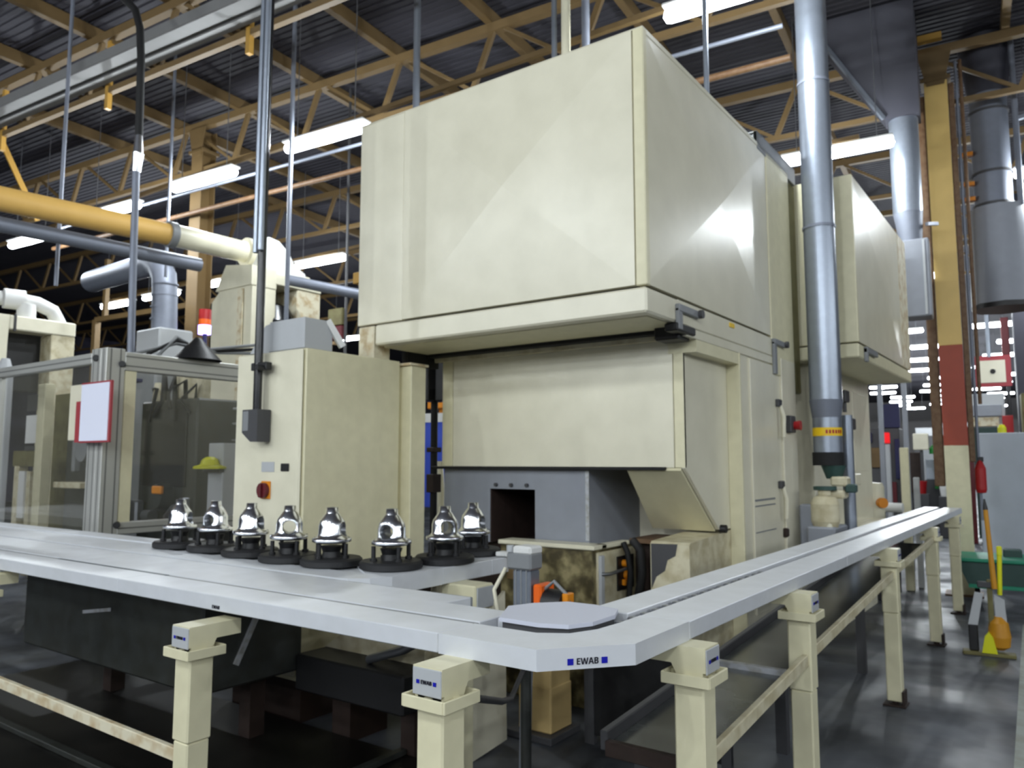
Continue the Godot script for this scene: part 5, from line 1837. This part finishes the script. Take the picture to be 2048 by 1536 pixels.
	part("door_gap", m, "grey_paint", t)
	t = thing("yellow_bin_lamp", "small pale yellow lamp on top of the pale locker", "lamp", W(0.33, 1.98, -12.2), TURN)
	m = mbw(t)
	m.lathe([Vector2(0.05, 1.98), Vector2(0.05, 2.05), Vector2(0.03, 2.09), Vector2(0, 2.1)], V(0.33, 0, -12.2), 14)
	part("lens", m, "lime", t)
	t = thing("green_cart", "green rimmed cart with dark wheels at the right edge by the column", "cart", W(0.3, 0, -10.4), TURN)
	m = mbw(t)
	m.prism([Vector2(-0.24, 0.52), Vector2(0.9, 0.52), Vector2(0.82, 0.22), Vector2(-0.12, 0.22)], V(0, 0, -10.8), V(1, 0, 0), V(0, 1, 0), V(0, 0, 0.7))
	part("tub", m, "green_dark", t)
	m = mbw(t)
	m.bx(V(-0.28, 0.5, -10.82), V(0.94, 0.54, -10.06), 0.01)
	part("green_rim", m, "green_cart", t)
	m = mbw(t)
	m.bx(V(-0.13, 0.22, -10.1), V(0.84, 0.26, -10.07), 0.004)
	part("green_lower_rail", m, "green_cart", t)
	for p in [V(-0.05, 0.1, -10.2), V(0.72, 0.1, -10.2), V(-0.05, 0.1, -10.7), V(0.72, 0.1, -10.7)]:
		m = mbw(t)
		m.cyl(p + V(-0.025, 0, 0), p + V(0.025, 0, 0), 0.1, -1.0, 18)
		part("wheel", m, "rubber", t)
	m = mbw(t)
	m.bx(V(0.22, 0.52, -10.6), V(0.4, 0.62, -10.4), 0.01)
	part("dark_box", m, "green_dark", t)
	# cleaning stand with the yellow handled tool
	t = thing("cleaning_stand", "yellow based cleaning stand with grey side panels on the aisle floor", "stand", W(0.03, 0, -7.7), TURN)
	m = mbw(t)
	m.bx(V(-0.17, 0.0, -7.78), V(0.21, 0.03, -7.66), 0.006)
	part("yellow_base_bar", m, "olive", t)
	m = mbw(t)
	m.prism([Vector2(-0.03, 0.03), Vector2(0.08, 0.03), Vector2(0.055, 0.16), Vector2(0.025, 0.2), Vector2(-0.005, 0.16)], V(0, 0, -7.7), V(1, 0, 0), V(0, 1, 0), V(0, 0, 0.05))
	part("yellow_foot", m, "lime", t)
	m = mbw(t)
	m.lathe([Vector2(0.03, 0.05), Vector2(0.075, 0.08), Vector2(0.085, 0.16), Vector2(0.07, 0.27), Vector2(0.03, 0.32), Vector2(0, 0.32)], V(0.1, 0, -7.74), 18)
	part("amber_bucket", m, "wood_yellow", t)
	m = mbw(t)
	m.prism([Vector2(-0.12, 0.24), Vector2(-0.05, 0.24), Vector2(0.0, 0.5), Vector2(-0.06, 0.51)], V(0, 0, -7.74), V(1, 0, 0), V(0, 1, 0), V(0, 0, 0.02))
	m.prism([Vector2(0.08, 0.26), Vector2(0.16, 0.26), Vector2(0.15, 0.46), Vector2(0.08, 0.5)], V(0, 0, -7.74), V(1, 0, 0), V(0, 1, 0), V(0, 0, 0.02))
	part("grey_side_panel", m, "grey_light", t)
	m = mbw(t)
	m.bx(V(-0.12, 0.03, -7.75), V(-0.05, 0.24, -7.7), 0.008)
	part("black_brush", m, "black", t)
	m = mbw(t)
	m.bx(V(0.03, 0.2, -7.74), V(0.07, 0.62, -7.71), 0.004)
	part("brown_mast", m, "olive", t)
	m = mbw(t)
	m.bx(V(-0.04, 0.55, -7.76), V(0.09, 0.6, -7.7), 0.008)
	part("dark_clamp", m, "grey_dark", t)
	t = thing("long_handle", "ochre yellow wooden handle with a dark tip standing in the cleaning stand", "handle", W(0.06, 0.6, -7.7), TURN)
	m = mbw(t)
	m.cyl(V(0.085, 0.55, -7.7), V(0.055, 1.2, -7.7), 0.022, 0.018, 14)
	part("wooden_handle", m, "wood_yellow", t)
	m = mbw(t)
	m.cyl(V(0.055, 1.2, -7.7), V(0.05, 1.29, -7.7), 0.02, 0.006, 14)
	part("dark_tip", m, "black", t)
	m = MB.new()
	m.xf = Transform3D(Basis(Vector3.UP, deg_to_rad(TURN)), Vector3.ZERO)
	m.cyl(V(0.12, 0.5, -7.72), V(0.135, 0.85, -7.72), 0.018, -1.0, 12)
	m.bx(V(0.115, 0.82, -7.74), V(0.155, 0.9, -7.7), 0.008)
	solo("short_handle", m, "lime", "short pale yellow handle beside the long wooden one", "handle")

# ---------------------------------------------------------------- down the aisle
func aisle_box(nm: String, label: String, cat: String, p: Vector3, q: Vector3, mt: String, extra: Array) -> void:
	var t := thing(nm, label, cat, W((p.x + q.x) / 2, 0, (p.z + q.z) / 2), TURN)
	var m := mbw(t)
	m.bx(p, q, 0.012)
	part("body", m, mt, t)
	for e in extra:
		m = mbw(t)
		m.bx(e[1], e[2], 0.006)
		part(e[0], m, e[3], t)

func aisle() -> void:
	aisle_box("dark_booth", "dark booth with navy blue corners just beyond the rear press", "booth", V(-1.75, 0, -16.0), V(-1.12, 2.2, -15.2), "grey_dark", [["navy_top", V(-1.42, 2.2, -15.3), V(-1.1, 2.62, -15.18), "navy"], ["navy_edge", V(-1.2, 1.3, -15.2), V(-1.12, 2.0, -15.15), "navy"], ["tan_panel", V(-1.58, 1.5, -15.2), V(-1.4, 1.85, -15.15), "ochre"], ["maroon_side", V(-1.28, 0.8, -15.2), V(-1.2, 1.25, -15.15), "maroon"], ["blue_corner", V(-1.66, 1.95, -15.2), V(-1.56, 2.12, -15.15), "navy"]])
	aisle_box("red_lamp_post", "narrow pale stand with a lit red lamp before the dark booth", "lamp", V(-1.32, 0, -14.8), V(-1.24, 1.9, -14.72), "grey_light", [["red_lamp", V(-1.34, 1.92, -14.82), V(-1.24, 2.1, -14.7), "signal_red"]])
	for d in [[-1.2, -13.0, 2.9, "slim grey post nearest the rear press's back corner"], [-0.87, -13.0, 2.88, "slim grey post between the rear press and the yellow column"]]:
		var m := MB.new()
		m.xf = Transform3D(Basis(Vector3.UP, deg_to_rad(TURN)), Vector3.ZERO)
		m.bx(V(d[0] - 0.035, 0, d[1] - 0.035), V(d[0] + 0.035, d[2], d[1] + 0.035), 0.006)
		solo("guard_post", m, "steel_grey", d[3], "post", "slim grey posts beyond the rear press")
	var m := MB.new()
	m.xf = Transform3D(Basis(Vector3.UP, deg_to_rad(TURN)), Vector3.ZERO)
	m.bx(V(-0.82, 0, -11.1), V(-0.72, 1.78, -11.0), 0.008)
	solo("cream_post", m, "cream_post", "cream post standing at the far end of the conveyor", "post")
	m = MB.new()
	m.xf = Transform3D(Basis(Vector3.UP, deg_to_rad(TURN)), Vector3.ZERO)
	m.bx(V(-0.70, 0, -11.4), V(-0.63, 1.4, -11.3), 0.008)
	solo("pale_bollard", m, "grey_light", "pale grey bollard right of the cream post at the conveyor's end", "bollard")
	var t := thing("roller", "white roller lying across the far end of the conveyor", "roller", W(-0.95, 1.0, -10.9), TURN)
	m = mbw(t)
	m.cyl(V(-1.1, 1.03, -10.9), V(-0.8, 1.03, -10.85), 0.06, -1.0, 18)
	part("drum", m, "white", t)
	m = mbw(t)
	m.bx(V(-1.06, 0, -10.92), V(-1.0, 0.98, -10.84))
	m.bx(V(-0.9, 0, -10.9), V(-0.86, 0.98, -10.84))
	part("stand", m, "grey_dark", t)
	t = thing("cream_pump", "cream pump with a yellow dial at the rear press's foot", "pump", V(-1.96, 0, -10.1))
	m = mb(t)
	m.lathe([Vector2(0.13, 0.5), Vector2(0.13, 1.3), Vector2(0.11, 1.35), Vector2(0.0, 1.36)], V(-1.96, 0, -10.1), 20)
	part("body", m, "ivory", t)
	m = mb(t)
	m.cyl(V(-1.87, 1.12, -10.03), V(-1.82, 1.12, -9.98), 0.06, -1.0, 18)
	part("yellow_dial", m, "amber", t)
	m = mb(t)
	m.bx(V(-2.11, 0, -10.24), V(-1.81, 0.5, -9.96), 0.01)
	part("foot", m, "grey_dark", t)
	aisle_box("white_box_sign", "off-white square box on the far dark machine, left of the red band", "box", V(-1.19, 1.87, -20.0), V(-0.88, 2.24, -19.8), "cream", [["stand", V(-1.06, 0, -19.95), V(-1.0, 1.9, -19.85), "grey_dark"]])
	aisle_box("brown_machine", "dark brown machine in the aisle gap below the off-white box", "machine", V(-1.42, 0.9, -20.9), V(-1.06, 1.82, -20.2), "brown", [["lower", V(-1.4, 0, -20.8), V(-1.08, 0.9, -20.3), "grey_dark"]])
	aisle_box("grey_bin", "bluish grey box on a dark trolley in the aisle gap", "bin", V(-0.97, 1.2, -20.6), V(-0.74, 1.66, -20.1), "pale_panel", [["dark_trolley", V(-1.0, 0.0, -20.6), V(-0.5, 1.2, -20.1), "grey_dark"], ["upper_frame", V(-0.72, 1.25, -20.5), V(-0.5, 1.6, -20.2), "duct_dark"]])
	t = thing("green_lamp", "small green cap glimpsed between the far machines and the column", "lamp", W(-0.78, 1.8, -20), TURN)
	m = mbw(t)
	m.lathe([Vector2(0.12, 1.78), Vector2(0.12, 1.9), Vector2(0.06, 1.98), Vector2(0, 1.99)], V(-0.76, 0, -19.9), 16)
	m.cyl(V(-0.76, 1.0, -19.9), V(-0.76, 1.8, -19.9), 0.04, -1.0, 10)
	part("cap", m, "green", t)
	t = thing("red_bucket", "red bucket on the floor at the far end of the conveyor gap", "bucket", W(-1.05, 0.9, -19.5), TURN)
	m = mbw(t)
	m.lathe([Vector2(0.09, 0.9), Vector2(0.12, 1.18), Vector2(0.11, 1.18), Vector2(0.0, 1.15)], V(-1.05, 0, -19.5), 16)
	part("pail", m, "red", t)
	m = mbw(t)
	m.bx(V(-1.2, 0.0, -19.6), V(-0.9, 0.9, -19.4), 0.01)
	part("dark_table", m, "grey_dark", t)
	t = thing("white_bucket", "white bucket left of the yellow column's foot, far down the aisle", "bucket", W(-0.57, 0.86, -19.0), TURN)
	m = mbw(t)
	m.lathe([Vector2(0.09, 0.87), Vector2(0.11, 1.05), Vector2(0.1, 1.16), Vector2(0.0, 1.18)], V(-0.57, 0, -19.0), 16)
	part("pail", m, "white", t)
	m = mbw(t)
	m.bx(V(-0.7, 0.0, -19.1), V(-0.45, 0.87, -18.9), 0.01)
	part("dark_table", m, "grey_dark", t)
	# far machines
	aisle_box("far_machine", "large grey machine far down the aisle, its dark body below the lights", "machine", V(-2.6, 0, -46), V(-1.3, 2.9, -44), "grey_dark", [["pale_top", V(-2.5, 2.9, -45.5), V(-1.2, 3.3, -44), "grey_light"], ["front", V(-2.3, 0.4, -44.1), V(-1.5, 2.2, -43.9), "grey_paint"]])
	aisle_box("far_machine", "pale far machine with a pinkish front at the end of the aisle", "machine", V(-1.8, 0, -58), V(-0.2, 4.0, -55), "grey_light", [["pink_front", V(-1.5, 2.8, -55.1), V(-0.7, 3.4, -54.9), "red_frame"], ["brown_lower", V(-1.7, 0, -55.2), V(-0.3, 1.8, -54.9), "brown"]])
	aisle_box("far_machine", "white far machine left of the aisle, behind the dark booth", "machine", V(-5.5, 0, -36), V(-3.4, 2.9, -33), "cream_dirty", [["navy_door", V(-3.9, 0.4, -33.1), V(-3.45, 2.3, -32.9), "navy"]])
	aisle_box("parked_truck", "white and grey shop truck with red posts beyond the pale locker", "truck", V(-0.02, 1.7, -19.0), V(0.56, 2.95, -18.0), "grey_light", [["yellow_bumper", V(-0.05, 2.3, -18.02), V(0.45, 2.48, -17.95), "cream_worn"], ["red_post", V(0.5, 0, -18.05), V(0.68, 2.5, -17.9), "red"], ["red_post", V(-0.14, 0, -18.05), V(-0.02, 2.3, -17.9), "maroon"], ["grey_hood", V(0.0, 2.5, -18.02), V(0.5, 2.72, -17.93), "steel_grey"], ["lower_body", V(0.0, 0.1, -19), V(0.5, 2.28, -17.98), "green_dark"]])
	aisle_box("blue_pillar", "dark bluish pillar behind the octagonal hood at the right edge", "pillar", V(0.78, 0, -18.4), V(1.2, 6.9, -17.9), "duct_dark", [])
	aisle_box("maroon_panel", "dark red upright panel between the column and the blue pillar", "panel", V(0.58, 3.6, -18.4), V(0.72, 4.5, -18.3), "maroon", [["stem", V(0.62, 0, -18.38), V(0.68, 3.6, -18.32), "grey_dark"]])
	aisle_box("tan_rack", "tan and pink stacked rack at the right edge above the pale locker", "rack", V(0.72, 0, -16.0), V(1.8, 2.75, -15.5), "olive", [["pink_load", V(0.75, 2.2, -15.52), V(1.6, 2.5, -15.45), "red_frame"]])
